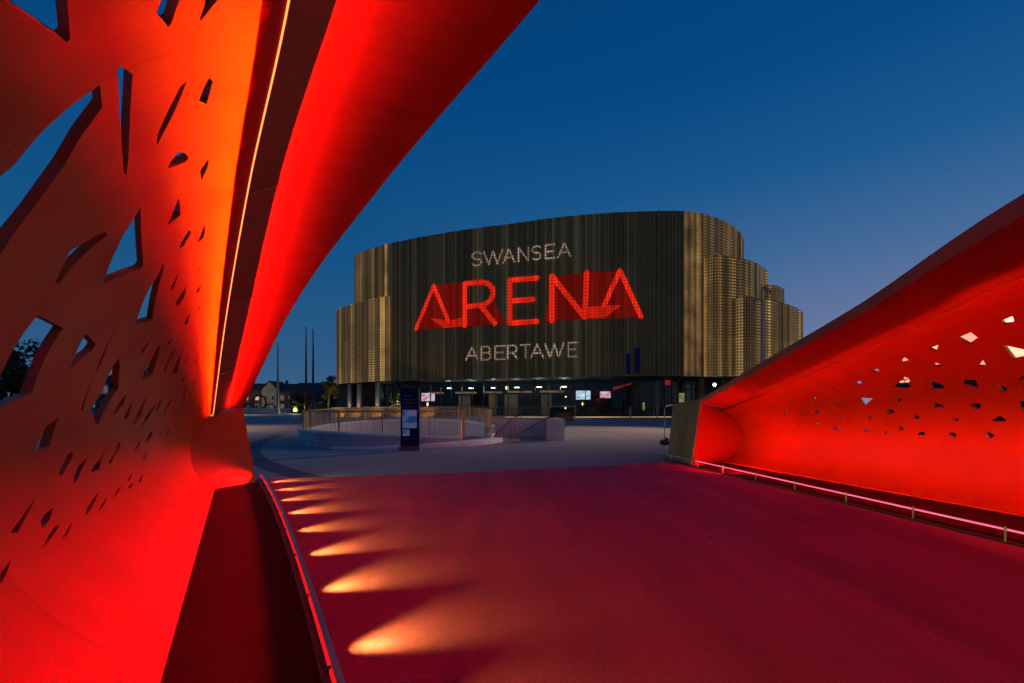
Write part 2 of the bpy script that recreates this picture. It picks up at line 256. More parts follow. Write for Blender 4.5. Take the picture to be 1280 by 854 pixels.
def canopy_mat(name, c1, c2, speck):
    m, nt, out = nodes(name)
    p = N(nt, 'ShaderNodeBsdfPrincipled'); nt.links.new(p.outputs[0], out.inputs[0]); p.inputs['Metallic'].default_value = .12
    uv = N(nt, 'ShaderNodeUVMap'); sp = N(nt, 'ShaderNodeSeparateXYZ'); nt.links.new(uv.outputs[0], sp.inputs[0]); tc = N(nt, 'ShaderNodeTexCoord')
    st = N(nt, 'ShaderNodeCombineXYZ'); nt.links.new(mth(nt, 'MULTIPLY', sp.outputs[0], 7.0), st.inputs[0]); nt.links.new(mth(nt, 'MULTIPLY', sp.outputs[1], .8), st.inputs[1])
    n1 = N(nt, 'ShaderNodeTexNoise'); n1.inputs['Scale'].default_value = 1; n1.inputs['Detail'].default_value = 6; nt.links.new(st.outputs[0], n1.inputs['Vector'])
    n2 = N(nt, 'ShaderNodeTexNoise'); n2.inputs['Scale'].default_value = 2.2; n2.inputs['Detail'].default_value = 9; nt.links.new(tc.outputs['Object'], n2.inputs['Vector'])
    n3 = N(nt, 'ShaderNodeTexNoise'); n3.inputs['Scale'].default_value = 150; n3.inputs['Detail'].default_value = 2; nt.links.new(tc.outputs['Object'], n3.inputs['Vector'])
    f = mth(nt, 'ADD', mth(nt, 'MULTIPLY', n1.outputs[0], .6), mth(nt, 'MULTIPLY', n2.outputs[0], .4))
    base = ramp(nt, f, [(.34, c2), (.64, c1)])
    sk = ramp(nt, n3.outputs[0], [(.36, (1-speck,)*3), (.62, (1,)*3)])
    seam = mth(nt, 'ABSOLUTE', mth(nt, 'SUBTRACT', mth(nt, 'FRACT', mth(nt, 'DIVIDE', sp.outputs[0], 1.9)), .5))
    sl = mth(nt, 'MINIMUM', mth(nt, 'DIVIDE', seam, .0035), 1)
    sl2 = mth(nt, 'MULTIPLY_ADD', sl, .35, .65)
    m1 = N(nt, 'ShaderNodeMix', data_type='RGBA', blend_type='MULTIPLY'); m1.inputs[0].default_value = 1; nt.links.new(base, m1.inputs[6]); nt.links.new(sk, m1.inputs[7])
    cc = N(nt, 'ShaderNodeCombineXYZ')
    for i in range(3): nt.links.new(sl2, cc.inputs[i])
    m2 = N(nt, 'ShaderNodeMix', data_type='RGBA', blend_type='MULTIPLY'); m2.inputs[0].default_value = 1; nt.links.new(m1.outputs[2], m2.inputs[6]); nt.links.new(cc.outputs[0], m2.inputs[7])
    nt.links.new(m2.outputs[2], p.inputs['Base Color'])
    nt.links.new(mth(nt, 'MULTIPLY_ADD', n1.outputs[0], .14, .42), p.inputs['Roughness'])
    b = N(nt, 'ShaderNodeBump'); b.inputs['Strength'].default_value = .35; b.inputs['Distance'].default_value = .006
    nt.links.new(mth(nt, 'ADD', mth(nt, 'MULTIPLY', n3.outputs[0], .35), mth(nt, 'ADD', mth(nt, 'MULTIPLY', n2.outputs[0], .45), sl)), b.inputs['Height']); nt.links.new(b.outputs[0], p.inputs['Normal'])
    return m
M['gold'] = canopy_mat('bronze paint', (.26, .052, .005), (.205, .040, .004), .26)
M['flange'] = canopy_mat('bronze paint smooth', (.27, .06, .007), (.22, .047, .005), .12)
M['led_gap'] = surf_mat('red led channel', (.42, .004, .001), (.34, .003, .001), scale=8, rough=.6)
M['verge'] = surf_mat('dark rubber granules', (.022, .010, .009), (.008, .005, .005), scale=160, rough=.95, bump=.7, bscale=220, spec=.2, bdist=.01)
M['steel'] = surf_mat('galvanised steel', (.42, .43, .46), (.33, .34, .37), scale=14, rough=.42, metal=.7)
M['steel_dark'] = surf_mat('dark steel', (.05, .05, .055), (.03, .03, .03), scale=14, rough=.5, metal=.4)
M['steel_gold'] = surf_mat('brass coloured steel', (.50, .37, .16), (.40, .29, .12), scale=9, rough=.45, metal=.5)
M['concrete'] = surf_mat('pale concrete', (.60, .57, .57), (.47, .45, .45), scale=1.7, rough=.85, bump=.25, bscale=40, detail=9, bdist=.01)
M['coping'] = surf_mat('coping stone', (.78, .78, .80), (.66, .66, .68), scale=3, rough=.7)
M['dark'] = surf_mat('near black', (.012, .012, .014), (.007, .007, .008), scale=5, rough=.6)
M['wood'] = surf_mat('brown timber panel', (.20, .12, .055), (.12, .07, .03), scale=3, rough=.6, stretch=(6, 6, .6))
M['brick'] = surf_mat('red brick', (.16, .06, .045), (.11, .04, .032), scale=4, rough=.9)
M['cream'] = surf_mat('cream render', (.45, .37, .28), (.37, .30, .22), scale=2, rough=.9)
M['slate'] = surf_mat('slate roof', (.035, .035, .045), (.022, .022, .03), scale=5, rough=.8, stretch=(1, 1, 4))
M['white'] = surf_mat('white paint', (.75, .75, .76), (.66, .66, .68), scale=4, rough=.6)
M['pane'] = surf_mat('dark window pane', (.03, .035, .05), (.02, .025, .04), scale=2, rough=.08, spec=.8)
M['bark'] = surf_mat('bark', (.16, .12, .07), (.09, .065, .04), scale=9, rough=.95, bump=.4, bscale=30)
M['rubber'] = surf_mat('black plastic', (.015, .015, .016), (.01, .01, .011), scale=7, rough=.45)
M['pole_grey'] = surf_mat('grey green pole paint', (.30, .32, .27), (.24, .26, .22), scale=3, rough=.5)
M['pole_red'] = surf_mat('red pole paint', (.20, .02, .02), (.15, .015, .015), scale=3, rough=.5)
M['pole_blue'] = surf_mat('blue pole paint', (.02, .035, .12), (.015, .025, .09), scale=3, rough=.5)
M['lampgrey'] = surf_mat('lamp post paint', (.28, .30, .38), (.22, .24, .30), scale=3, rough=.4, metal=.3)
M['led_warm'] = glow('warm white led', (1, .60, .22), 1.0, .5, .35)
M['led_orange'] = glow('orange red led', (1, .30, .08), 2)
M['led_red'] = glow('red led', (1, .008, .012), .9)
M['led_pink'] = glow('pink led', (1, .13, .26), 1.6, .15, 2)
M['led_white'] = glow('white lamp', (.9, 1, .88), 9)
M['led_amber'] = glow('amber lamp', (1, .5, .12), 5)
M['glow_yellow'] = glow('yellow spotlight', (1, .75, .12), 5)
M['win_lit'] = glow('lit window', (1, .8, .5), .75, .5, 1.5)
M['win_pale'] = glow('pale lit window', (.45, .5, .62), .22, .5, 1.5)
M['win_yellow'] = glow('yellow lit window', (.75, .62, .22), .45, .4, 2)
M['dim_warm'] = glow('dim bulkhead glow', (1, .62, .28), .2, .6, .5)
M['dim_red'] = glow('dim red glow', (1, .07, .03), .3, .7, .8)

# perforated deck resin
def deck_mat():
    m, nt, out = nodes('red resin deck')
    p = N(nt, 'ShaderNodeBsdfPrincipled'); nt.links.new(p.outputs[0], out.inputs[0])
    p.inputs['Roughness'].default_value = .88; p.inputs['Specular IOR Level'].default_value = .25
    tc = N(nt, 'ShaderNodeTexCoord')
    big = N(nt, 'ShaderNodeTexNoise'); big.inputs['Scale'].default_value = .55; big.inputs['Detail'].default_value = 6
    fine = N(nt, 'ShaderNodeTexNoise'); fine.inputs['Scale'].default_value = 95; fine.inputs['Detail'].default_value = 2
    vor = N(nt, 'ShaderNodeTexVoronoi'); vor.inputs['Scale'].default_value = 150
    for n in (big, fine, vor): nt.links.new(tc.outputs['Object'], n.inputs['Vector'])
    a = ramp(nt, big.outputs[0], [(.28, (.72, .045, .13)), (.42, (.88, .055, .155)), (.7, (.97, .062, .18))])
    f = ramp(nt, fine.outputs[0], [(.36, (.45,)*3), (.6, (1,)*3)])
    mx = N(nt, 'ShaderNodeMix', data_type='RGBA', blend_type='MULTIPLY'); mx.inputs[0].default_value = .5
    nt.links.new(a, mx.inputs[6]); nt.links.new(f, mx.inputs[7])
    # wear along the walking line and dark stains
    mp = N(nt, 'ShaderNodeMapping'); mp.inputs['Rotation'].default_value = (0, 0, R(-14)); mp.inputs['Scale'].default_value = (1.5, .16, 1); nt.links.new(tc.outputs['Object'], mp.inputs[0])
    wr = N(nt, 'ShaderNodeTexNoise'); wr.inputs['Scale'].default_value = 1; wr.inputs['Detail'].default_value = 7; nt.links.new(mp.outputs[0], wr.inputs['Vector'])
    st = N(nt, 'ShaderNodeTexVoronoi'); st.inputs['Scale'].default_value = 1.1; nt.links.new(tc.outputs['Object'], st.inputs['Vector'])
    nz = N(nt, 'ShaderNodeTexNoise'); nz.inputs['Scale'].default_value = 9; nz.inputs['Detail'].default_value = 4; nt.links.new(tc.outputs['Object'], nz.inputs['Vector'])
    sd = mth(nt, 'ADD', st.outputs[0], mth(nt, 'MULTIPLY', nz.outputs[0], .09))
    stain = ramp(nt, sd, [(.055, (.45,)*3), (.10, (1,)*3)])
    wear = ramp(nt, wr.outputs[0], [(.30, (.62,)*3), (.64, (1,)*3)])
    ma = N(nt, 'ShaderNodeMix', data_type='RGBA', blend_type='MULTIPLY'); ma.inputs[0].default_value = 1; nt.links.new(mx.outputs[2], ma.inputs[6]); nt.links.new(stain, ma.inputs[7])
    mb = N(nt, 'ShaderNodeMix', data_type='RGBA', blend_type='MULTIPLY'); mb.inputs[0].default_value = .9; nt.links.new(ma.outputs[2], mb.inputs[6]); nt.links.new(wear, mb.inputs[7])
    nt.links.new(mb.outputs[2], p.inputs['Base Color'])
    b = N(nt, 'ShaderNodeBump'); b.inputs['Strength'].default_value = .5; b.inputs['Distance'].default_value = .006
    nt.links.new(vor.outputs[0], b.inputs['Height']); nt.links.new(b.outputs[0], p.inputs['Normal'])
    return m
M['deck'] = deck_mat()
def plaza_mat():
    m, nt, out = nodes('plaza paving')
    p = N(nt, 'ShaderNodeBsdfPrincipled'); nt.links.new(p.outputs[0], out.inputs[0])
    p.inputs['Roughness'].default_value = .7; p.inputs['Specular IOR Level'].default_value = .35
    tc = N(nt, 'ShaderNodeTexCoord')
    big = N(nt, 'ShaderNodeTexNoise'); big.inputs['Scale'].default_value = .22; big.inputs['Detail'].default_value = 8
    fine = N(nt, 'ShaderNodeTexNoise'); fine.inputs['Scale'].default_value = 24; fine.inputs['Detail'].default_value = 3
    for n in (big, fine): nt.links.new(tc.outputs['Object'], n.inputs['Vector'])
    a = ramp(nt, big.outputs[0], [(.3, (.27, .245, .255)), (.72, (.38, .35, .35))])
    f = ramp(nt, fine.outputs[0], [(.35, (.8,)*3), (.65, (1,)*3)])
    mx = N(nt, 'ShaderNodeMix', data_type='RGBA', blend_type='MULTIPLY'); mx.inputs[0].default_value = .8
    nt.links.new(a, mx.inputs[6]); nt.links.new(f, mx.inputs[7])
    # paving joints: rings about the ramp plus radial joints
    g = N(nt, 'ShaderNodeTexBrick'); g.inputs['Scale'].default_value = .42; g.inputs['Mortar Size'].default_value = .011
    g.inputs['Color1'].default_value = (1, 1, 1, 1); g.inputs['Color2'].default_value = (.88, .88, .9, 1); g.inputs['Mortar'].default_value = (.5, .5, .5, 1)
    nt.links.new(tc.outputs['Object'], g.inputs['Vector'])
    m2 = N(nt, 'ShaderNodeMix', data_type='RGBA', blend_type='MULTIPLY'); m2.inputs[0].default_value = .6
    nt.links.new(mx.outputs[2], m2.inputs[6]); nt.links.new(g.outputs[0], m2.inputs[7])
    nt.links.new(m2.outputs[2], p.inputs['Base Color'])
    return m
M['plaza'] = plaza_mat()
M['plaza_dark'] = surf_mat('dark paving band', (.10, .095, .11), (.07, .068, .08), scale=6, rough=.75, bump=.1, bscale=60)
M['ground'] = surf_mat('dark ground', (.05, .05, .05), (.03, .032, .03), scale=.2, rough=.9)
M['road'] = surf_mat('asphalt', (.055, .055, .058), (.04, .04, .042), scale=3, rough=.85)

def facade_mat(name, base, gold):
    """pleated bronze mesh with led points behind; uv = (metres along, metres up); tone attribute = (random, led amount, cloud amount)"""
    m, nt, out = nodes(name)
    p = N(nt, 'ShaderNodeBsdfPrincipled'); nt.links.new(p.outputs[0], out.inputs[0])
    p.inputs['Roughness'].default_value = .5; p.inputs['Metallic'].default_value = .35
    uv = N(nt, 'ShaderNodeUVMap'); sp = N(nt, 'ShaderNodeSeparateXYZ'); nt.links.new(uv.outputs[0], sp.inputs[0])
    at = N(nt, 'ShaderNodeAttribute', attribute_name='tone'); sa = N(nt, 'ShaderNodeSeparateXYZ'); nt.links.new(at.outputs['Vector'], sa.inputs[0])
    U, V = sp.outputs[0], sp.outputs[1]; T, L, C = sa.outputs
    # panel steps: cassettes of random height
    cu = mth(nt, 'FLOOR', mth(nt, 'DIVIDE', U, 1.9)); cv = mth(nt, 'FLOOR', mth(nt, 'ADD', mth(nt, 'DIVIDE', V, 4.6), mth(nt, 'MULTIPLY', cu, .37)))
    cb = N(nt, 'ShaderNodeCombineXYZ'); nt.links.new(cu, cb.inputs[0]); nt.links.new(cv, cb.inputs[1])
    wn = N(nt, 'ShaderNodeTexWhiteNoise', noise_dimensions='3D'); nt.links.new(cb.outputs[0], wn.inputs['Vector'])
    k = mth(nt, 'ADD', mth(nt, 'MULTIPLY', T, .75), mth(nt, 'MULTIPLY_ADD', wn.outputs[0], .10, .46))
    br = N(nt, 'ShaderNodeMix', data_type='RGBA', blend_type='MULTIPLY'); br.inputs[0].default_value = 1
    br.inputs[6].default_value = (*base, 1)
    cc = N(nt, 'ShaderNodeCombineXYZ')
    for i in range(3): nt.links.new(k, cc.inputs[i])
    nt.links.new(cc.outputs[0], br.inputs[7]); nt.links.new(br.outputs[2], p.inputs['Base Color'])
    # led points
    def dots(pu, pv, r):
        fu = mth(nt, 'SUBTRACT', mth(nt, 'FRACT', mth(nt, 'DIVIDE', U, pu)), .5); fv = mth(nt, 'SUBTRACT', mth(nt, 'FRACT', mth(nt, 'DIVIDE', V, pv)), .5)
        fu = mth(nt, 'MULTIPLY', fu, pu); fv = mth(nt, 'MULTIPLY', fv, pv)
        d = mth(nt, 'SQRT', mth(nt, 'ADD', mth(nt, 'MULTIPLY', fu, fu), mth(nt, 'MULTIPLY', fv, fv)))
        return mth(nt, 'MINIMUM', mth(nt, 'MAXIMUM', mth(nt, 'DIVIDE', mth(nt, 'SUBTRACT', r, d), r*.5), 0), 1)
    dt = dots(.33, .40, .12)
    cl = N(nt, 'ShaderNodeTexNoise'); cl.inputs['Scale'].default_value = .33; cl.inputs['Detail'].default_value = 4
    sc3 = N(nt, 'ShaderNodeVectorMath', operation='MULTIPLY'); sc3.inputs[1].default_value = (1.2, .8, 1); nt.links.new(uv.outputs[0], sc3.inputs[0]); nt.links.new(sc3.outputs[0], cl.inputs['Vector'])
    cloud = ramp(nt, cl.outputs[0], [(.33, (.10,)*3), (.68, (1,)*3)])
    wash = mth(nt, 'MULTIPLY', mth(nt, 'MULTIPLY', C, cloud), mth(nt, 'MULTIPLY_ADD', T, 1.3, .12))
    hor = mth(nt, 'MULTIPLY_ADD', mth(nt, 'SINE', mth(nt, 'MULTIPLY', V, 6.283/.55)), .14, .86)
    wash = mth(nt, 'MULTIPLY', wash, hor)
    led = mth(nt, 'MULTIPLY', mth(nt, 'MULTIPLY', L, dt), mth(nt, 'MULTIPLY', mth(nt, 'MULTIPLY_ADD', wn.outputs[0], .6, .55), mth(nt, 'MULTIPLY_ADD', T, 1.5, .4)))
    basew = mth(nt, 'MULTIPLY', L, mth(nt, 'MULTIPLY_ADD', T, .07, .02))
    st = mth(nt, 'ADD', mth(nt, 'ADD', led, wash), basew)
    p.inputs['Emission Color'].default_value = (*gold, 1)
    stand = mth(nt, 'MULTIPLY', k, .012)  # constant warm emission over the whole facade, in place of lamplight on it
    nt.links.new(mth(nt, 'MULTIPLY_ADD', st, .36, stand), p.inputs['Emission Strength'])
    return m
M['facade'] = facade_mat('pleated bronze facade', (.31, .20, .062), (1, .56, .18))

def led_text_mat(name, col, strength, pu, pv, lo):
    m, nt, out = nodes(name)
    e = N(nt, 'ShaderNodeEmission'); e.inputs[0].default_value = (*col, 1); nt.links.new(e.outputs[0], out.inputs[0])
    uv = N(nt, 'ShaderNodeUVMap'); sp = N(nt, 'ShaderNodeSeparateXYZ'); nt.links.new(uv.outputs[0], sp.inputs[0])
    a = mth(nt, 'ABSOLUTE', mth(nt, 'SINE', mth(nt, 'MULTIPLY', sp.outputs[0], math.pi/pu)))
    b = mth(nt, 'ABSOLUTE', mth(nt, 'SINE', mth(nt, 'MULTIPLY', sp.outputs[1], math.pi/pv)))
    cu = mth(nt, 'FLOOR', mth(nt, 'DIVIDE', sp.outputs[0], .55)); wn = N(nt, 'ShaderNodeTexWhiteNoise', noise_dimensions='1D'); nt.links.new(cu, wn.inputs['W'])
    k = mth(nt, 'MULTIPLY', mth(nt, 'MULTIPLY_ADD', mth(nt, 'MULTIPLY', a, b), 1-lo, lo), mth(nt, 'MULTIPLY_ADD', wn.outputs[0], .55, .62))
    nt.links.new(mth(nt, 'MULTIPLY', k, strength), e.inputs[1])
    return m
M['text_white'] = led_text_mat('white led letters', (.95, .74, .58), .46, .4, .42, .15)
M['text_red'] = led_text_mat('red led letters', (1, .026, .010), 1.15, .42, .46, .45)
M['fold_red'] = led_text_mat('red led fold', (1, .024, .010), .72, .38, .4, .5)
M['shade_red'] = led_text_mat('dim red led wash', (1, .035, .022), .20, .38, .4, .5)
M['text_blue'] = led_text_mat('blue led patch', (.06, .07, .8), .05, .6, .5, .3)

def glass_mat():
    m, nt, out = nodes('foyer glass')
    a = N(nt, 'ShaderNodeBsdfTransparent'); a.inputs[0].default_value = (.72, .78, .76, 1)
    g = N(nt, 'ShaderNodeBsdfGlossy'); g.inputs['Roughness'].default_value = .02; g.inputs[0].default_value = (.8, .85, .9, 1)
    f = N(nt, 'ShaderNodeFresnel'); f.inputs[0].default_value = 1.45
    x = N(nt, 'ShaderNodeMixShader'); nt.links.new(f.outputs[0], x.inputs[0]); nt.links.new(a.outputs[0], x.inputs[1]); nt.links.new(g.outputs[0], x.inputs[2])
    nt.links.new(x.outputs[0], out.inputs[0]); return m
M['glass'] = glass_mat()
def leaf_mat(name, c1, c2):
    m, nt, out = nodes(name)
    p = N(nt, 'ShaderNodeBsdfPrincipled'); p.inputs['Roughness'].default_value = .7
    g = N(nt, 'ShaderNodeNewGeometry'); nt.links.new(ramp(nt, g.outputs['Random Per Island'], [(0, c1), (1, c2)]), p.inputs['Base Color'])
    t = N(nt, 'ShaderNodeBsdfTranslucent'); t.inputs[0].default_value = (*c2, 1)
    x = N(nt, 'ShaderNodeMixShader'); x.inputs[0].default_value = .25
    nt.links.new(p.outputs[0], x.inputs[1]); nt.links.new(t.outputs[0], x.inputs[2]); nt.links.new(x.outputs[0], out.inputs[0]); return m
M['leaf_dark'] = leaf_mat('dark leaves', (.018, .03, .014), (.05, .075, .03))
M['leaf_warm'] = leaf_mat('lit leaves', (.07, .075, .015), (.15, .14, .03))
def screen_mat(name, c1, c2, c3, strength, scale):
    m, nt, out = nodes(name)
    e = N(nt, 'ShaderNodeEmission'); nt.links.new(e.outputs[0], out.inputs[0]); e.inputs[1].default_value = strength
    tc = N(nt, 'ShaderNodeTexCoord'); mp = N(nt, 'ShaderNodeMapping'); mp.inputs['Rotation'].default_value = (0, R(35), 0); mp.inputs['Scale'].default_value = (1, 1, 2.4)
    nt.links.new(tc.outputs['Object'], mp.inputs[0])
    no = N(nt, 'ShaderNodeTexNoise'); no.inputs['Scale'].default_value = scale; no.inputs['Detail'].default_value = 3; no.inputs['Distortion'].default_value = .6
    nt.links.new(mp.outputs[0], no.inputs['Vector'])
    nt.links.new(ramp(nt, no.outputs[0], [(.36, c1), (.5, c2), (.64, c3)]), e.inputs[0]); return m
M['map_blue'] = screen_mat('totem map', (.015, .07, .22), (.10, .16, .36), (.22, .13, .36), .42, 2.2)
M['screen_blue'] = screen_mat('bright screen', (.25, .55, .9), (.6, .8, 1), (1, 1, 1), .95, 1.3)
M['screen_pink'] = screen_mat('pink screen', (1, .12, .3), (.9, .55, .75), (.7, .85, 1), .9, 1.1)

# ------------------------------------------------------------------ world
w = bpy.data.worlds.new('World'); sc.world = w; w.use_nodes = True
nt = w.node_tree; nt.nodes.clear()
wo = N(nt, 'ShaderNodeOutputWorld'); bg = N(nt, 'ShaderNodeBackground'); nt.links.new(bg.outputs[0], wo.inputs[0])
SUN_ELEV, SUN_ROT = R(-3), R(62)
sky = N(nt, 'ShaderNodeTexSky', sky_type='NISHITA'); sky.sun_disc = False; sky.sun_elevation = SUN_ELEV; sky.sun_rotation = SUN_ROT
tc = N(nt, 'ShaderNodeTexCoord'); sp = N(nt, 'ShaderNodeSeparateXYZ'); nt.links.new(tc.outputs['Generated'], sp.inputs[0])
# dusk colours: elevation ramp, brighter and greyer towards the afterglow
ele = mth(nt, 'MAXIMUM', sp.outputs[2], 0.0)
cool = ramp(nt, ele, [(0, (.050, .120, .225)), (.10, (.026, .100, .225)), (.28, (.006, .085, .230)), (.55, (.0004, .058, .205)), (1, (.0003, .03, .11))])
warm = ramp(nt, ele, [(0, (.24, .235, .34)), (.10, (.165, .205, .365)), (.28, (.056, .143, .318)), (.40, (.012, .103, .282)), (.55, (.0006, .066, .235)), (1, (.0003, .03, .11))])
az = mth(nt, 'ADD', mth(nt, 'MULTIPLY', sp.outputs[0], .90), mth(nt, 'MULTIPLY', sp.outputs[1], .30))
azf = N(nt, 'ShaderNodeMapRange'); azf.inputs[1].default_value = .0; azf.inputs[2].default_value = .85; nt.links.new(az, azf.inputs[0])
mx = N(nt, 'ShaderNodeMix', data_type='RGBA'); nt.links.new(azf.outputs[0], mx.inputs[0]); nt.links.new(cool, mx.inputs[6]); nt.links.new(warm, mx.inputs[7])
sm = N(nt, 'ShaderNodeMix', data_type='RGBA', blend_type='ADD'); sm.inputs[0].default_value = .015
nt.links.new(mx.outputs[2], sm.inputs[6]); nt.links.new(sky.outputs[0], sm.inputs[7])
nt.links.new(sm.outputs[2], bg.inputs[0]); bg.inputs[1].default_value = 1.0

# ------------------------------------------------------------------ lamps
def area(name, loc, dirv, tang, lx, ly, watts, col, parent=None, spread=180):
    l = bpy.data.lights.new(name, 'AREA'); l.shape = 'RECTANGLE'; l.size = lx; l.size_y = ly; l.energy = watts; l.color = col; l.spread = R(spread)
    o = bpy.data.objects.new(name, l); COL.objects.link(o)
    x = Vector(tang).normalized(); z = -Vector(dirv); z = (z - x*z.dot(x)).normalized(); y = z.cross(x)
    m = Matrix((x, y, z)).transposed().to_4x4(); m.translation = Vector(loc) - (parent_world(parent) if parent else Vector())
    if parent: o.parent = parent
    o.matrix_local = m
    return o
def spot(name, loc, aim, watts, col, cone, blend=.6, radius=.03, parent=None):
    l = bpy.data.lights.new(name, 'SPOT'); l.energy = watts; l.color = col; l.spot_size = R(cone); l.spot_blend = blend; l.shadow_soft_size = radius
    o = bpy.data.objects.new(name, l); COL.objects.link(o)
    m = (Vector(aim) - Vector(loc)).to_track_quat('-Z', 'Y').to_matrix().to_4x4()
    m.translation = Vector(loc) - (parent_world(parent) if parent else Vector())
    if parent: o.parent = parent
    o.matrix_local = m
    return o
def point(name, loc, watts, col, radius=.1, parent=None):
    l = bpy.data.lights.new(name, 'POINT'); l.energy = watts; l.color = col; l.shadow_soft_size = radius
    o = bpy.data.objects.new(name, l); COL.objects.link(o)
    o.location = Vector(loc) - (parent_world(parent) if parent else Vector())
    if parent: o.parent = parent
    return o
sl = bpy.data.lights.new('sun', 'SUN'); sl.energy = .02; sl.angle = R(20); sl.color = (1, .8, .65)
so = bpy.data.objects.new('sun', sl); COL.objects.link(so)
so.rotation_euler = (R(86), 0, R(180) - SUN_ROT)

# ------------------------------------------------------------------ ground sheets
def sheet(name, poly, z, mat, label=None):
    b = MB(); b.add([(x, y, z) for x, y in poly], [tuple(range(len(poly)))])
    o = b.build(name, mat); structure(o); return o
sheet('ground', [(-700, -300), (700, -300), (700, 900), (-700, 900)], -.03, M['ground'])
sheet('plaza', [(-60, 4), (-5.3, 10.2), (-1.16, 11.2), (4.47, 13.26), (7, 14.2), (60, 12), (70, 118), (-95, 140), (-75, 60)], -.004, M['plaza'])
def wl(s): return .87 - .004*(max(s, 0) - 6)**2
def rail_l(s): return LP(s, wl(s), 0)
def rail_r(y): return (4.82 + (12.3 - y)*.1374 + (0 if y > 0 else -y*-.04), y)
left_edge = [rail_l(s)[:2] for s in [k*.5 for k in range(-24, 23)]]
right_edge = [rail_r(y) for y in [13.1 - k*.8 for k in range(0, 30)]]
sheet('deck', left_edge + [(-5.3, 10.2), (-1.16, 11.2), (4.47, 13.26)] + right_edge, .004, M['deck'])
vl = [rail_l(s)[:2] for s in [k*.5 for k in range(-24, 22)]]
sheet('verge', vl + [LP(10.9, .70, 0)[:2], LP(10.4, 0, 0)[:2]] + [LP(s, -.3, 0)[:2] for s in (6, 0, -6, -12)], .010, M['verge'])
base_r = [(wall_r(t, 0)[0] + .35, wall_r(t, 0)[1]) for t in (8, 6, 4.5, 3, 2, 1, .3)]
sheet('verge', base_r + [(5.94, 13.26), (4.82, 12.37)] + [rail_r(y) for y in (11, 9, 7, 5, 2, -2, -6, -10)], .010, M['verge'])
# dark curved drain band in the paving
db = smooth_loop([(-13, 26), (-10.8, 19.5), (-8.5, 15.2), (-6.6, 12.6), (-4.9, 10.75), (-3.9, 9.9)], 8, False)
b = MB(); rows = []
for i, p in enumerate(db):
    q = db[min(i+1, len(db)-1)]; o = db[max(i-1, 0)]; dx, dy = q[0]-o[0], q[1]-o[1]; l = math.hypot(dx, dy)
    hw = .30
    rows.append([(p[0]-dy/l*hw, p[1]+dx/l*hw, 0), (p[0]+dy/l*hw, p[1]-dx/l*hw, 0)])
b.strip(rows, False); structure(b.build('drain_band', M['plaza_dark']))
# road and pavement beyond
sheet('road', [(-260, 118), (-60, 128), (-60, 136), (-260, 126)], .004, M['road'])

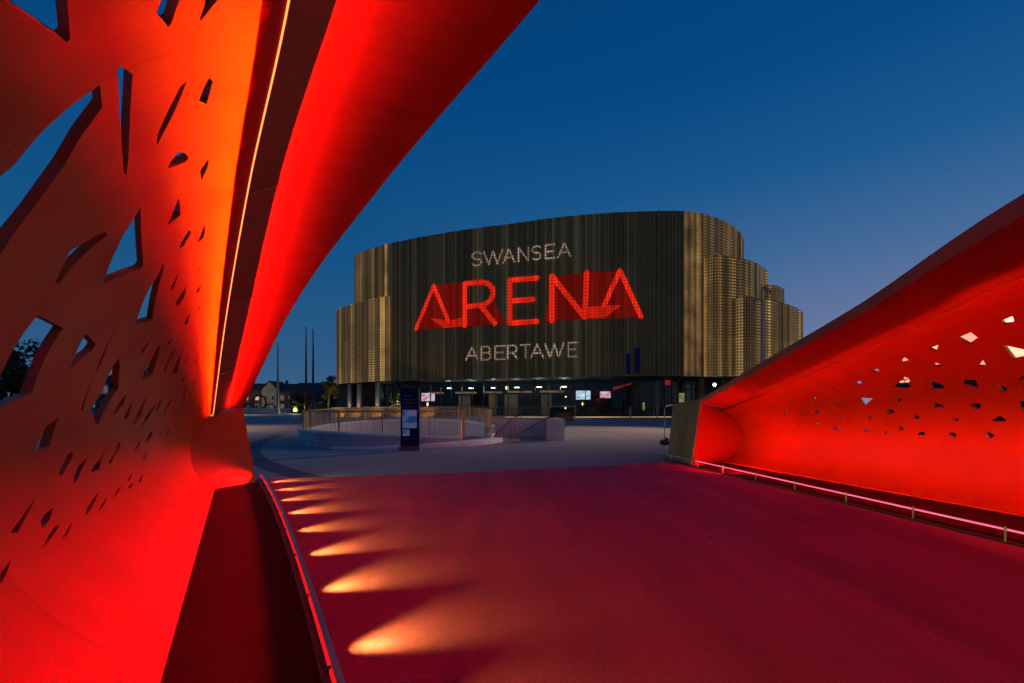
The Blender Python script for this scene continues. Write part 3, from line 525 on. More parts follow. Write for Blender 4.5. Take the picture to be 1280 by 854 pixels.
# ------------------------------------------------------------------ perforated canopy walls
def in_poly(p, poly):
    c = False; n = len(poly)
    for i in range(n):
        a, b2 = poly[i], poly[(i+1) % n]
        if (a[1] > p[1]) != (b2[1] > p[1]) and p[0] < (b2[0]-a[0])*(p[1]-a[1])/(b2[1]-a[1]) + a[0]: c = not c
    return c
def perforated(fn, a0, a1, na, nv, holes, thick, vs_, flip, name, mat, parent, rnd_edge=.16, vmax=1.0):
    """sheet of fn(a, v) with real openings and reveals"""
    rnd = random.Random(5)
    def P(q): return Vector(fn(q[0], q[1]/vs_))
    def nrm(q):
        e = .004; a, v = q[0], q[1]/vs_
        du = Vector(fn(a+e, v)) - Vector(fn(a-e, v)); dv = Vector(fn(a, min(v+e, 1.02))) - Vector(fn(a, v-e))
        n = du.cross(dv).normalized()
        return -n if flip else n
    hp = []
    for h in holes:
        pts = [(a, v*vs_) for a, v in h]; out = []
        for i in range(len(pts)):
            p, q = pts[i], pts[(i+1) % len(pts)]
            L = math.hypot(q[0]-p[0], q[1]-p[1]); k = max(1, int(L/rnd_edge))
            for j in range(k): out.append((p[0]+(q[0]-p[0])*j/k, p[1]+(q[1]-p[1])*j/k))
        hp.append(out)
    bb = [(min(p[0] for p in h), max(p[0] for p in h), min(p[1] for p in h), max(p[1] for p in h)) for h in hp]
    verts = []; edges = []
    for h in hp:
        o = len(verts); verts += h; edges += [(o+i, o+(i+1) % len(h)) for i in range(len(h))]
    for i in range(na+1):
        for j in range(nv+1):
            q = (a0+(a1-a0)*i/na, vmax*vs_*j/nv)
            if any(x0-.01 < q[0] < x1+.01 and y0-.01 < q[1] < y1+.01 and in_poly(q, h) for h, (x0, x1, y0, y1) in zip(hp, bb)): continue
            verts.append(q)
    rv, re, rf, *_ = delaunay_2d_cdt([Vector(v) for v in verts], edges, [], 0, 1e-5)
    tris = []
    for f in rf:
        c = (sum(rv[i].x for i in f)/3, sum(rv[i].y for i in f)/3)
        if any(x0 <= c[0] <= x1 and y0 <= c[1] <= y1 and in_poly(c, h) for h, (x0, x1, y0, y1) in zip(hp, bb)): continue
        tris.append(tuple(f))
    b = MB(); nl = []
    pts = [P(v) for v in rv]; nn = [nrm(v) for v in rv]
    # front (towards the deck), back
    t0 = tris[0]; g = (pts[t0[1]]-pts[t0[0]]).cross(pts[t0[2]]-pts[t0[0]])
    fr = tris if g.dot(nn[t0[0]]) > 0 else [t[::-1] for t in tris]
    b.add(pts, fr, uv=[(v.x if vs_ > 3 else v.x*2.7, v.y) for v in rv]); nl += nn
    b.add([p - n*thick for p, n in zip(pts, nn)], [t[::-1] for t in fr]); nl += [-n for n in nn]
    ring = list(hp) + [[(a0+(a1-a0)*i/na, 0) for i in range(na+1)], [(a0+(a1-a0)*i/na, vmax*vs_) for i in range(na+1)], [(a0, vmax*vs_*j/nv) for j in range(nv+1)], [(a1, vmax*vs_*j/nv) for j in range(nv+1)]]
    for r, h in enumerate(ring):
        closed = r < len(hp)
        for i in range(len(h) if closed else len(h)-1):
            p, q = h[i], h[(i+1) % len(h)]
            A, B = P(p), P(q); na_, nb_ = nrm(p), nrm(q)
            quad = [A, B, B-nb_*thick, A-na_*thick]
            n = (B-A).cross(quad[3]-A)
            if n.length < 1e-9: continue
            n.normalize()
            if closed:                       # face into the opening
                cx = sum(t[0] for t in h)/len(h); cy = sum(t[1] for t in h)/len(h)
                if n.dot(P((cx, cy)) - A) < 0: quad.reverse(); n = -n
            b.add(quad, [(0, 1, 2, 3)]); nl += [n]*4
    return b.build(name, mat, parent, normals=nl)

# ---- left canopy
CA = thing('canopy', 'tall red-lit perforated arch curving overhead beside the camera, with triangular cut-outs', 'canopy', LP(.5, 0, 0))
extra = []
rr = random.Random(21)
for k in range(90):                           # openings in the half behind the camera
    a, v = rr.uniform(-9.3, 1.25), rr.uniform(.28, .9)
    s_ = rr.uniform(.12, .42); an = rr.uniform(0, 6.28)
    tri = [(round(a + s_*math.cos(an+q)*rr.uniform(.6, 1.2), 3), round(v + .16*s_*math.sin(an+q)*rr.uniform(.6, 1.2), 4)) for q in (0, 2.0, 4.1)]
    if all(abs(a-e[0][0]) > .75 or abs(v-e[0][1]) > .14 for e in extra): extra.append(tri)
perforated(wall_l, -10.1, 10.1, 120, 34, HOLES_L + extra, .065, 5.0, False, 'perforated_wall', M['gold'], CA, vmax=.978)
def loft_l(name, mat, prof, n=80, a0=-10.1, a1=10.1, smooth=True):
    b = MB(); rows = [[Vector(LP(*q)) for q in prof(a0+(a1-a0)*i/n)] for i in range(n+1)]
    b.strip(rows, smooth, True)
    m = len(rows[0]); b.add(rows[0], [tuple(range(m))]); b.add(rows[-1], [tuple(range(m))[::-1]])
    return b.build(name, mat, CA)
def prof_band(a):
    c, bb = CL(a), BL(a)
    return [(c[0], c[1]+.022, c[2]-.01), (bb[0], bb[1], bb[2]-.012), (bb[0], bb[1], bb[2]+.13), (c[0], c[1]+.022, c[2]+.13)]
ob = loft_l('soffit_band', M['band'], prof_band, smooth=False)
def prof_flange(a):
    q, l = BL(a), LL(a); dw, dz = l[1]-q[1], l[2]-q[2]
    ins = []; lf = max(.08, min(1, (10.25-abs(a))/1.6))
    for k in range(13):
        t = k/12
        p = bez((q[0], q[1]+.008, q[2]+.08*lf), (q[0]*.85+l[0]*.15, q[1]+.10*dw, q[2]+.62*dz+.10*lf), (q[0]*.4+l[0]*.6, q[1]+.60*dw, q[2]+1.02*dz+.05*lf), l, t)
        ins.append(p)
    outs = [(p[0], p[1] - .02, p[2] + .16) for p in ins[::-1]]
    return ins + outs
def smooth_flange():
    b = MB(); n = 90; ins_rows = []; out_rows = []
    for i in range(n+1):
        p = prof_flange(-10.1 + 20.2*i/n); h = len(p)//2
        ins_rows.append([Vector(LP(*q)) for q in p[:h]]); out_rows.append([Vector(LP(*q)) for q in p[h:]])
    us = [(-10.1 + 20.2*i/n)+.8 for i in range(n+1)]; b.strip(ins_rows, us=us); b.strip(out_rows, us=us)
    b.strip([[r[-1], o[0]] for r, o in zip(ins_rows, out_rows)], False); b.strip([[o[-1], r[0]] for r, o in zip(ins_rows, out_rows)], False)
    for r, o in ((ins_rows[0], out_rows[0]), (ins_rows[-1], out_rows[-1])): b.add(r+o, [tuple(range(len(r)+len(o)))])
    return b.build('lip_flange', M['flange'], CA)
smooth_flange()
# end panel closing the foot
def end_panel(sign):
    sec = [Vector(wall_l(10.1*sign, v/24)) for v in range(25)]
    f = 1 if sign > 0 else -1
    tail = [Vector(LP(.5+f*(10.7-.5), .16, 1.54)), Vector(LP(.5+f*(10.77-.5), .443, 1.60)), Vector(LP(.5+f*(10.93-.5), .69, 0))]
    b = MB(); d = Vector((LD[0], LD[1], 0))*f*.12
    bot, top = tail[2], tail[1]; m = len(sec)
    edge = [bot.lerp(top, i/(m-1)) for i in range(m)]
    rows = []
    for k in range(9):
        rows.append([p.lerp(q, k/8) for p, q in zip(sec, edge)])
    b.strip(rows); b.strip([[p+d for p in r] for r in rows])
    b.strip([edge, [p+d for p in edge]], False); b.strip([sec, [p+d for p in sec]], False)
    o = b.build('end_panel', M['flange'], CA); return o
end_panel(1); end_panel(-1)
# led line under the crease, a profile and its glowing face
b = MB(); g = MB(); rows = []; rows2 = []
for i in range(91):
    c = CL(-10 + 20*i/90)
    rows.append([Vector(LP(c[0], c[1]+dw, c[2]+dz)) for dw, dz in ((-.17, .02), (.022, .03), (.022, -.004), (.0, -.004), (-.17, -.062))])
    rows2.append([Vector(LP(c[0], c[1]+dw, c[2]+dz)) for dw, dz in ((.004, -.006), (.016, -.006), (.016, -.012), (.004, -.012))])
b.strip(rows, False, True); b.build('led_profile', M['led_gap'], CA)
g.strip(rows2, False, True); g.build('led_strip', M['led_orange'], CA)
# tie brackets across the dark band
for a in (8.6, 6.72, 4.62, 2.4, .2, -2, -4.3, -6.5):
    c, q = CL(a), BL(a+.12); b = MB()
    b.tube([LP(c[0], c[1]+.03, c[2]-.05), LP((c[0]+q[0])/2, (c[1]+q[1])/2, (c[2]+q[2])/2-.045), LP(q[0], q[1]+.02, q[2]-.03)], .009, 6)
    b.build('tie_bracket', M['bronze_out'], CA)
# lamps of the led lines
ORANGE = (1, .24, .0006); RED = (1, .0022, .0015)
NSEG = 30
for i in range(NSEG):
    a0_, a1_ = -10.0 + 20*i/NSEG, -10.0 + 20*(i+1)/NSEG
    def chord(fn, dw, dz):
        p = fn(a0_); q = fn(a1_)
        A = Vector(LP(p[0], p[1]+dw, p[2]+dz)); B = Vector(LP(q[0], q[1]+dw, q[2]+dz))
        return (A+B)/2, B-A, (B-A).length
    zc = CL((a0_+a1_)/2)[2]; k_ = min(1, zc/3.6)
    out_ = Vector(LP(0, -1, 0)) - Vector(LP(0, 0, 0))
    p, t, ln = chord(CL, .010, -.014)
    area('wall_wash', p, out_*.92 + Vector((0, 0, -.39)), t, ln*1.005, .009, 12*ln*k_**1.2, ORANGE, CA, 18)
    area('wall_glow', p + Vector((0, 0, -.003)), out_*.91 + Vector((0, 0, -.415)), t, ln*1.005, .005, 13*ln*k_**1.2, RED, CA, 29)
    fdir = Vector(LP(0, -.42, 0)) - Vector(LP(0, 0, 0)) + Vector((0, 0, 1))
    p, t, ln = chord(BL, .06, .035*max(-.6, min(1, (9.6-abs((a0_+a1_)/2))/1.2)))
    area('flange_wash', p, fdir, t, ln*1.01, .03, 74*ln*k_**.6, RED, CA)

# ---- right canopy
CB = thing('canopy', 'lower red-lit perforated arch on the far side of the deck, climbing to the right edge', 'canopy', wall_r(3, 0))
extra = []
for k in range(50):
    a, v = rr.uniform(2.7, 7.6), rr.uniform(.35, .93)
    s_ = rr.uniform(.03, .075); an = rr.uniform(0, 6.28)
    tri = [(round(a + s_*math.cos(an+q)*rr.uniform(.6, 1.2), 3), round(v + .38*s_*math.sin(an+q)*rr.uniform(.6, 1.2), 4)) for q in (0, 2.0, 4.1)]
    if all(abs(a-e[0][0]) > .15 or abs(v-e[0][1]) > .09 for e in extra): extra.append(tri)
perforated(wall_r, 0, 8, 150, 34, HOLES_R + extra, .045, 1.6, True, 'perforated_wall', M['gold'], CB, rnd_edge=.06)
def rowR(t):
    l, bq, c = Vector(cr(TL, t)), Vector(cr(TB, t)), Vector(cr(TC, t)); f = cr(TF, t)[0]
    return l, l + Vector((.02, 0, -f)), bq, c
ts = [8*i/90 for i in range(91)]
def stripR(name, mat, fn, smooth=True):
    b = MB(); rows = [fn(*rowR(t)) for t in ts]; b.strip(rows, smooth, True, us=[t*2.7 + .6 for t in ts])
    m = len(rows[0]); b.add(rows[0], [tuple(range(m))]); b.add(rows[-1], [tuple(range(m))[::-1]])
    return b.build(name, mat, CB)
up = Vector((0, 0, .12))
stripR('fascia', M['bronze_out'], lambda l, lf, q, c: [l, lf + Vector((-.012, 0, -.0)), lf + Vector((.05, 0, -.004)), l + Vector((.9, 0, .02)), l + Vector((.9, 0, .06)), l + Vector((.05, 0, .02))], False)
stripR('lip_flange', M['flange'], lambda l, lf, q, c: [lf + Vector((.05, 0, .004)), q, q + up*.5, lf + Vector((.06, 0, .05))], False)
stripR('soffit_band', M['flange'], lambda l, lf, q, c: [q + Vector((0, 0, -.004)), c + Vector((.05, 0, .003)), c + Vector((.05, 0, .12)), q + up*.9], False)
rows = [[cr(TC, t) for t in ts]]
def led_r():
    g = MB(); rows = []
    for t in ts:
        c = Vector(cr(TC, t)); rows.append([c + Vector(p) for p in ((-.09, 0, .012), (-.05, 0, .012), (-.05, 0, -.012), (-.09, 0, -.012))])
    g.strip(rows, False, True); g.build('led_strip', M['led_red'], CB)
# foot: end panel and bronze nose beyond it
sec = [Vector(wall_r(0, v/24)) for v in range(25)]
b = MB(); d = Vector((.05, .12, 0)); m = len(sec)
bot, top = Vector((4.84, 12.37, 0)), Vector(cr(TL, 0)) + Vector((0, .02, -.10))
edge = [bot.lerp(top, i/(m-1)) for i in range(m)]
rows = [[p.lerp(q, k/8) for p, q in zip(sec, edge)] for k in range(9)]
b.strip(rows); b.strip([[p+d for p in r] for r in rows]); b.strip([edge, [p+d for p in edge]], False); b.strip([sec, [p+d for p in sec]], False)
b.build('end_panel', M['flange'], CB)
plan0 = [(4.80, 12.42), (4.86, 13.3), (5.00, 14.9), (5.45, 15.6), (6.6, 15.9), (8.2, 15.6), (8.2, 13.6), (7.2, 13.5), (5.9, 13.45)]
top0 = [(5.17, 12.72), (5.20, 13.5), (5.22, 15.05), (5.62, 15.75), (6.7, 16.0), (8.2, 15.6), (8.2, 13.6), (7.0, 13.5), (5.9, 13.42)]
tz = [1.80, 1.76, 1.66, 1.62, 1.6, 1.5, 1.5, 1.6, 1.6]
for i, nm in ((0, 'cladding_panel'), (1, 'cladding_panel'), (2, 'cladding_panel'), (3, 'cladding_panel'), (4, 'cladding_panel')):
    b = MB(); p0, p1 = Vector((*plan0[i], 0.0)), Vector((*plan0[i+1], 0.0)); q0, q1 = Vector((*top0[i], tz[i])), Vector((*top0[i+1], tz[i+1]))
    e = (p1-p0).normalized()*.012; inn = Vector((.06, -.01, 0)) if i < 2 else Vector((.03, -.06, 0))
    a_, b_, c_, d_ = p0+e, p1-e, q1-e, q0+e
    vs = [a_, b_, c_, d_, a_+inn, b_+inn, c_+inn, d_+inn]
    b.add(vs, [(0, 1, 2, 3), (7, 6, 5, 4), (0, 4, 5, 1), (1, 5, 6, 2), (2, 6, 7, 3), (3, 7, 4, 0)])
    b.build(nm, M['bronze_out'], CB)
b = MB(); b.add([Vector((*p, z+.004)) for p, z in zip(top0, tz)] + [Vector((*p, z-.05)) for p, z in zip(top0, tz)], [tuple(range(9)), tuple(range(17, 8, -1))] + [(i, (i+1) % 9, 9+(i+1) % 9, 9+i) for i in range(9)])
b.build('cladding_cap', M['bronze_out'], CB)
for i in range(26):
    t = 8*(i+.5)/26
    if t < .75: continue
    c, c2 = Vector(cr(TC, t)), Vector(cr(TC, t+.03))
    ln = (Vector(cr(TC, t+.154)) - Vector(cr(TC, t-.154))).length
    area('wall_wash', c + Vector((-.40, 0, -.20)), (.93, 0, -.36), c2-c, ln*1.02, .02, 11*ln, (1, .024, .003), CB, 150)
for i in range(15):
    y = 12.4 - 24*(i+.5)/15; x = rail_r(y)[0]
    area('soffit_wash', (x+.05, y, .165), (.42, 0, .9), (-.137, 1, 0), 1.55, .02, 8, RED, CB, 90)
for i in range(15):
    y = 12.4 - 24*(i+.5)/15; x = rail_r(y)[0]
    area('verge_wash', (x+.05, y, .15), (1, 0, .06), (-.137, 1, 0), 1.55, .02, 33, RED, CB, 82)

area('foot_fill', (5.35, 10.8, .12), (.12, 1, .30), (1, -.12, 0), .8, .03, 85, RED, CB, 150)  # unseen fill lamp added to brighten the right foot panel
area('foot_fill', LP(9.2, .45, .10), Vector(LP(1, -.05, 0))-Vector(LP(0, 0, 0)) + Vector((0, 0, .25)), Vector(LP(0, 1, 0))-Vector(LP(0, 0, 0)), .5, .03, 2.2, RED, CA, 150)  # weaker unseen fill added for the left foot panel
# ------------------------------------------------------------------ kerb rails
RA = thing('kerb_rail', 'low grey rail with a red light line curving along the left deck edge', 'rail', rail_l(5))
def loft_path(path, prof, name, mat, parent, smooth=False):
    """path: list of (point, inward unit) ; prof: (offset, z) closed"""
    b = MB(); rows = [[Vector((p[0]+n[0]*o, p[1]+n[1]*o, z)) for o, z in prof] for p, n in path]
    b.strip(rows, smooth, True); m = len(prof); b.add(rows[0], [tuple(range(m))]); b.add(rows[-1], [tuple(range(m))[::-1]])
    return b.build(name, mat, parent)
pl = []
for k in range(-44, 45):
    s = k*.25
    if s > 10.95: break
    p0, p1 = Vector(rail_l(s-.05)), Vector(rail_l(s+.05)); t = (p1-p0).normalized()
    pl.append((rail_l(s), (t.y, -t.x)))
loft_path(pl, [(-.05, 0), (.05, 0), (.05, .035), (-.05, .035)], 'kerb', M['steel_dark'], RA)
loft_path(pl, [(-.016, .168), (.030, .155), (.030, .172), (-.012, .186)], 'rail_bar', M['steel'], RA)
loft_path(pl, [(-.030, .165), (-.018, .165), (-.014, .186), (-.030, .183)], 'led_strip', M['led_red'], RA)
k = 0
for s in [1.35 + 1.1*i for i in range(-9, 9)]:
    p = Vector(rail_l(s)); b = MB(); b.box((p.x+.004, p.y, .10), (.03, .014, .13), math.atan2(LN[1], LN[0])); b.box((p.x-.03, p.y-.018, .18), (.035, .03, .018), math.atan2(LN[1], LN[0]))
    b.build('post', M['steel_dark'], RA)
for i in range(-9, 8):
    s = 2.93 + 1.115*i; p0, p1 = Vector(rail_l(s-.05)), Vector(rail_l(s+.05)); t = (p1-p0).normalized(); nn = Vector((t.y, -t.x, 0)); p = Vector(rail_l(s)) + nn*.032 + Vector((0, 0, .14))
    b = MB(); b.tube([p - nn*.03, p + nn*.012], .014, 8); b.build('spot_lamp', M['steel_dark'], RA)
    spot('deck_spot', p + nn*.02, p + nn*1.0 + t*rr.uniform(.04, .2) + Vector((0, 0, rr.uniform(-.25, -.19))), rr.choice((84, 100, 118, 136)), (.44, 1, .10), rr.uniform(60, 74), 1.0, .045, RA)
for i in range(14):
    s = -9.2 + 20*(i+.5)/14; p0, p1 = Vector(rail_l(s-.05)), Vector(rail_l(s+.05)); t = (p1-p0).normalized(); nn = Vector((t.y, -t.x, 0)); p = Vector(rail_l(s)) - nn*.034 + Vector((0, 0, .150))
    area('verge_wash', p, -nn + Vector((0, 0, .03)), t, 1.46, .03, 29, RED, RA, 66)
RB = thing('kerb_rail', 'thin pink-glowing rail on short posts along the right deck edge', 'rail', (*rail_r(7), 0))
pr = []
for k in range(60):
    y = 14.0 - k*.45
    pr.append(((*rail_r(y), 0), (.99, .136)))
loft_path(pr, [(-.04, 0), (.04, 0), (.04, .03), (-.04, .03)], 'kerb', M['steel_dark'], RB)
loft_path(pr, [(-.004, .150), (.03, .150), (.03, .178), (-.004, .178)], 'rail_bar', M['steel'], RB)
loft_path([q for q in pr if q[0][1] < 12.4], [(-.018, .156), (-.006, .156), (-.006, .173), (-.018, .173)], 'led_strip', M['led_pink'], RB)
for y in (13.5, 12.05, 10.95, 9.78, 8.68, 7.56, 6.47, 5.4, 4.3, 3.2, 2.1, 1, -.1, -1.2, -2.3, -3.4, -4.5):
    x = rail_r(y)[0]; b = MB(); b.tube([(x-.028, y, .0), (x-.028, y, .205)], .012, 8); b.build('post', M['steel'], RB)
# ------------------------------------------------------------------ the hall
HALL = thing('arena_hall', 'large rounded hall in dark bronze pleats, its front lit with red and white letters', 'building', (3, 84, 0))
ZB = 5.62
def ribbon(line, S, s0, s1, z0, z1, name, zone, seed, pitch=.44, parent=HALL, base_z=None):
    rnd = random.Random(seed); b = MB(); prof = []
    s = s0
    while s < s1:
        p = pitch*rnd.uniform(.55, 1.5); d = rnd.choice((.08, .12, .16, .22, .26)); t = rnd.random()**1.5
        if rnd.random() < .07: t = 1.45
        if rnd.random() < .18: t *= .25
        prof += [(s, .0, t), (s+.10*p, d, t), (s+.72*p, d*rnd.uniform(.75, 1.0), t*.9), (s+.80*p, 0, t*.5)]
        s += p
    prof.append((s1, 0, .5))
    prof = [q for q in prof if q[0] <= s1]
    for i in range(len(prof)-1):
        (a, da, t), (c, dc, _) = prof[i], prof[i+1]
        xa, ya, nxa, nya = at_arc(line, S, a); xc, yc, nxc, nyc = at_arc(line, S, c)
        L, C = zone((a+c)/2)
        zz = [z0, z1] if base_z is None else [z0, base_z, z1]
        for za, zb in zip(zz, zz[1:]):
            LL_, CC_ = L, C
            if base_z is not None and zb == base_z: CC_ = max(C, L*.30)
            b.add([(xa+nxa*da, ya+nya*da, za), (xc+nxc*dc, yc+nyc*dc, za), (xc+nxc*dc, yc+nyc*dc, zb), (xa+nxa*da, ya+nya*da, zb)], [(0, 1, 2, 3)],
                  uv=[(a, za), (c, za), (c, zb), (a, zb)], tone=(t, LL_, CC_))
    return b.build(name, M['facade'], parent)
def cap(line, z, name, mat, th=.05, parent=HALL):
    b = MB(); b.prism([p[:2] for p in line], z, z+th); return b.build(name, mat, parent)
def zone_main(s):
    if 36.2 < s < 37.55: return (.25, .45)
    if 82.2 < s < 85.2: return (.15, .75)
    if 37.55 <= s <= 82.2: return (0, 0)
    return (.62, .05)
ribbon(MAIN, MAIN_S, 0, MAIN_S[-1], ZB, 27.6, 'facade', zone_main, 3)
cap(MAIN[:-1], 27.2, 'roof', M['dark']); cap(MAIN[:-1], ZB+.01, 'soffit', M['dark'])
def tier(pts, z1, seed, zone, bz=None, dz=0):
    ln = smooth_loop(pts, 12, False); S = arcs(ln)
    ribbon(ln, S, 0, S[-1], ZB, z1, 'facade_tier', zone, seed, base_z=bz)
    cap(ln, z1-.3, 'tier_roof', M['dark']); cap(ln, ZB+.015+dz, 'tier_soffit', M['dark'])
tier([(26.0, 62.9), (26.6, 62.35), (27.9, 62.05), (32.2, 63.7), (36.1, 67.1), (39.0, 71.2), (40.6, 77), (40, 90), (30, 98)], 21.7, 5, lambda s: (.75, .6 if s < 1.2 else .04), 10.8, .002)
tier([(36, 66), (38.2, 66.9), (40.2, 69.0), (41.3, 72), (42, 78), (41, 92), (33, 100)], 18.9, 6, lambda s: (.55, .03), 10.8, .004)
tier([(29.6, 63.0), (30.2, 61.75), (31.4, 61.5), (34.8, 63.0), (37.9, 65.2), (41.1, 67.8), (44.0, 70.8), (45.8, 74), (46.4, 80), (45, 95), (35, 102)], 16.1, 7, lambda s: (.62, .04), 10.8, .006)
tier([(-25, 104), (-31, 99), (-33.2, 92), (-32.7, 87), (-30.6, 83.1), (-26.9, 79.2), (-20.2, 74.0), (-19.7, 74.3)], 19.1, 8, lambda s: (.75, .45 if s > 36.2 else .02), 8.3, .008)
# strip cartoning of the letters on the led wall
def on_wall(s, z, off):
    x, y, nx, ny = at_arc(MAIN, MAIN_S, s); return (x+nx*off, y+ny*off, z)
def clip(poly, x, keep_gt):
    out = []
    for i in range(len(poly)):
        p, q = poly[i], poly[(i+1) % len(poly)]
        pi, qi = (p[0] >= x) == keep_gt, (q[0] >= x) == keep_gt
        if pi: out.append(p)
        if pi != qi:
            t = (x-p[0])/(q[0]-p[0]); out.append((x, p[1]+(q[1]-p[1])*t))
    return out
def wall_poly(b, poly, off, step=.9):
    s0, s1 = min(p[0] for p in poly), max(p[0] for p in poly)
    k = math.floor(s0/step)
    while k*step < s1:
        q = clip(clip(poly, k*step, True), (k+1)*step, False); k += 1
        r = []
        for p in q:
            if not r or abs(p[0]-r[-1][0])+abs(p[1]-r[-1][1]) > 1e-4: r.append(p)
        if len(r) > 2 and abs(r[0][0]-r[-1][0])+abs(r[0][1]-r[-1][1]) < 1e-4: r.pop()
        if len(r) < 3: continue
        b.add([on_wall(*p, off) for p in r], [tuple(range(len(r)))], uv=r)
def stroke(b, line, wd, off, cap_n=8):
    h = wd/2; k = 0
    for p, q in zip(line, line[1:]):
        l = math.hypot(q[0]-p[0], q[1]-p[1]); nx, ny = -(q[1]-p[1])/l*h, (q[0]-p[0])/l*h
        wall_poly(b, [(p[0]+nx, p[1]+ny), (q[0]+nx, q[1]+ny), (q[0]-nx, q[1]-ny), (p[0]-nx, p[1]-ny)], off + .0015*k); k += 1
    for p in line:
        wall_poly(b, [(p[0]+h*math.cos(q*2*math.pi/cap_n), p[1]+h*math.sin(q*2*math.pi/cap_n)) for q in range(cap_n)], off + .0015*k); k += 1
for ch, wd, st in LETTERS:
    b = MB()
    for k, ln in enumerate(st): stroke(b, ln, wd, .33+.035*k, 6)
    b.build('letter', M['text_white'], HALL)
for ch, wd, st in BIG:
    b = MB()
    for k, ln in enumerate(st):
        stroke(b, ln, wd, .38+.03*k, 14)
    b.build('letter', M['text_red'], HALL)
for k, f in enumerate(FOLDS):
    b = MB(); wall_poly(b, f, .345+.004*k); b.build('led_fold', M['fold_red'], HALL)
for k, f in enumerate(SHADES):
    b = MB(); wall_poly(b, f, .31+.006*k); b.build('led_wash', M['shade_red'], HALL)
b = MB()
for s0, s1, z0, z1 in ((74.5, 75.1, 5.9, 8.6), (75.6, 76.3, 6.0, 9.4)): wall_poly(b, [(s0, z0), (s1, z0), (s1, z1), (s0, z1)], .3)
b.build('led_patch', M['text_blue'], HALL)
# ground floor: glazing set back under the drum
GS = [30 + k*2.05 for k in range(31)]
def set_back(s, d): x, y, nx, ny = at_arc(MAIN, MAIN_S, s); return (x-nx*d, y-ny*d)
b = MB(); bm_ = MB()
for a, c in zip(GS, GS[1:]):
    pa, pc = set_back(a, 4.6), set_back(c, 4.6)
    b.add([(*pa, .1), (*pc, .1), (*pc, 5.5), (*pa, 5.5)], [(0, 1, 2, 3)])
b.build('foyer_glazing', M['glass'], HALL)
for a in GS:
    p = set_back(a, 4.5); x, y, nx, ny = at_arc(MAIN, MAIN_S, a); bm = MB()
    bm.box((p[0], p[1], 2.8), (.09, .2, 5.4), math.atan2(ny, nx)+R(90)); bm.build('mullion', M['steel_dark'], HALL)
b = MB()
for z in (1.15, 4.0):
    b.strip([[(*set_back(a, 4.54), z), (*set_back(a, 4.54), z+.07), (*set_back(a, 4.44), z+.07), (*set_back(a, 4.44), z)] for a in GS], False, True)
b.build('transom', M['steel_dark'], HALL)
inner = [set_back(a, 17) for a in GS]; outer = [set_back(a, 4.0) for a in GS]
b = MB(); b.strip([[(*p, 0), (*p, 5.6)] for p in inner], False)
b.add([(*outer[0], 0), (*inner[0], 0), (*inner[0], 5.6), (*outer[0], 5.6)], [(0, 1, 2, 3)]); b.add([(*outer[-1], 0), (*inner[-1], 0), (*inner[-1], 5.6), (*outer[-1], 5.6)], [(0, 1, 2, 3)])
b.build('foyer_wall', M['dark'], HALL)
b = MB(); b.strip([[(*o, .03), (*i, .03)] for o, i in zip(outer, inner)], False); b.build('foyer_floor', M['plaza_dark'], HALL)
# timber panels inside, and bulkheads with lamplight put in as emission
for x0, x1, z0, z1, Y, m in ((-14.5, -11.8, 3.75, 4.05, 80, 'dim_warm'), (-9.6, -6.0, 3.75, 4.05, 78.5, 'dim_warm'), (-4.6, -1.6, 3.75, 4.05, 76.5, 'dim_warm'), (-.8, 3.2, 3.8, 4.1, 75.2, 'dim_warm'), (4.4, 8.3, 3.8, 4.1, 73.6, 'dim_warm'),
                             (-3.9, -2.5, .2, 3.6, 78, 'wood'), (4.8, 6.5, .2, 3.6, 76, 'wood'), (-1.2, 1.0, .2, 3.6, 77.5, 'wood'), (-9.3, -7.2, .2, 3.6, 80.5, 'wood')):
    b = MB(); b.box(((x0+x1)/2, Y, (z0+z1)/2), (x1-x0, .3, z1-z0)); b.build('bulkhead' if m == 'dim_warm' else 'timber_panel', M[m], HALL)
b = MB(); b.add([(15.6, 71.6, 4.0), (18.4, 71.6, 5.0), (18.6, 71.6, 5.3), (15.5, 71.6, 4.5)], [(0, 1, 2, 3)]); b.build('red_glow_panel', M['dim_red'], HALL); b = MB(); b.box((22.9, 68.4, 5.1), (.9, .15, .7)); b.build('red_glow_panel', M['dim_red'], HALL)  # red light on the foyer wall, put in as glowing panels
rr = random.Random(4)
for k in range(20): b = MB(); b.box((13.0+rr.random()*2.6, 72+rr.random(), 2.2+rr.random()*2.1), (rr.uniform(.06, .3), .05, rr.uniform(.05, .16))); b.build('display_light', M['dim_red'], HALL)
for x0, x1, Y, z0, z1 in ((25.2, 26.05, 70.2, 2.2, 3.6), (27.3, 28.0, 70.4, 2.2, 3.6), (20.0, 20.3, 71, 1.0, 2.2)):
    b = MB(); b.box(((x0+x1)/2, Y, (z0+z1)/2), (x1-x0, .12, z1-z0)); b.build('lit_window', M['win_yellow'], HALL)
for c_, d_, a_ in (((29, 74, 2.8), (14, 1, 5.5), 20), ((-30, 92, 2.8), (3, 10, 5.5), -20), ((-23.8, 84.5, 2.8), (8, .6, 5.5), 35)):
    b = MB(); b.box(c_, d_, R(a_)); b.build('core_wall', M['wood'], HALL)
def column(x, y, r=.42, m='concrete'):
    b = MB(); b.tube([(x, y, 0), (x, y, .25)], r*1.25, 14); b.tube([(x, y, .25), (x, y, ZB)], r, 14, cap=False); b.build('column', M[m], HALL)
for x, y in ((-29.3, 84), (-26.6, 80.9), (-22.6, 78.2), (27.2, 66.6), (31.5, 69)): column(x, y, m='concrete' if x < 0 else 'wood')
for x, y in ((-29.3, 84), (-26.6, 80.9), (-22.6, 78.2)): spot('column_uplight', (x-.2, y-1.0, .25), (x, y, 4), 220, (1, .62, .28), 50, .8, .06, HALL)
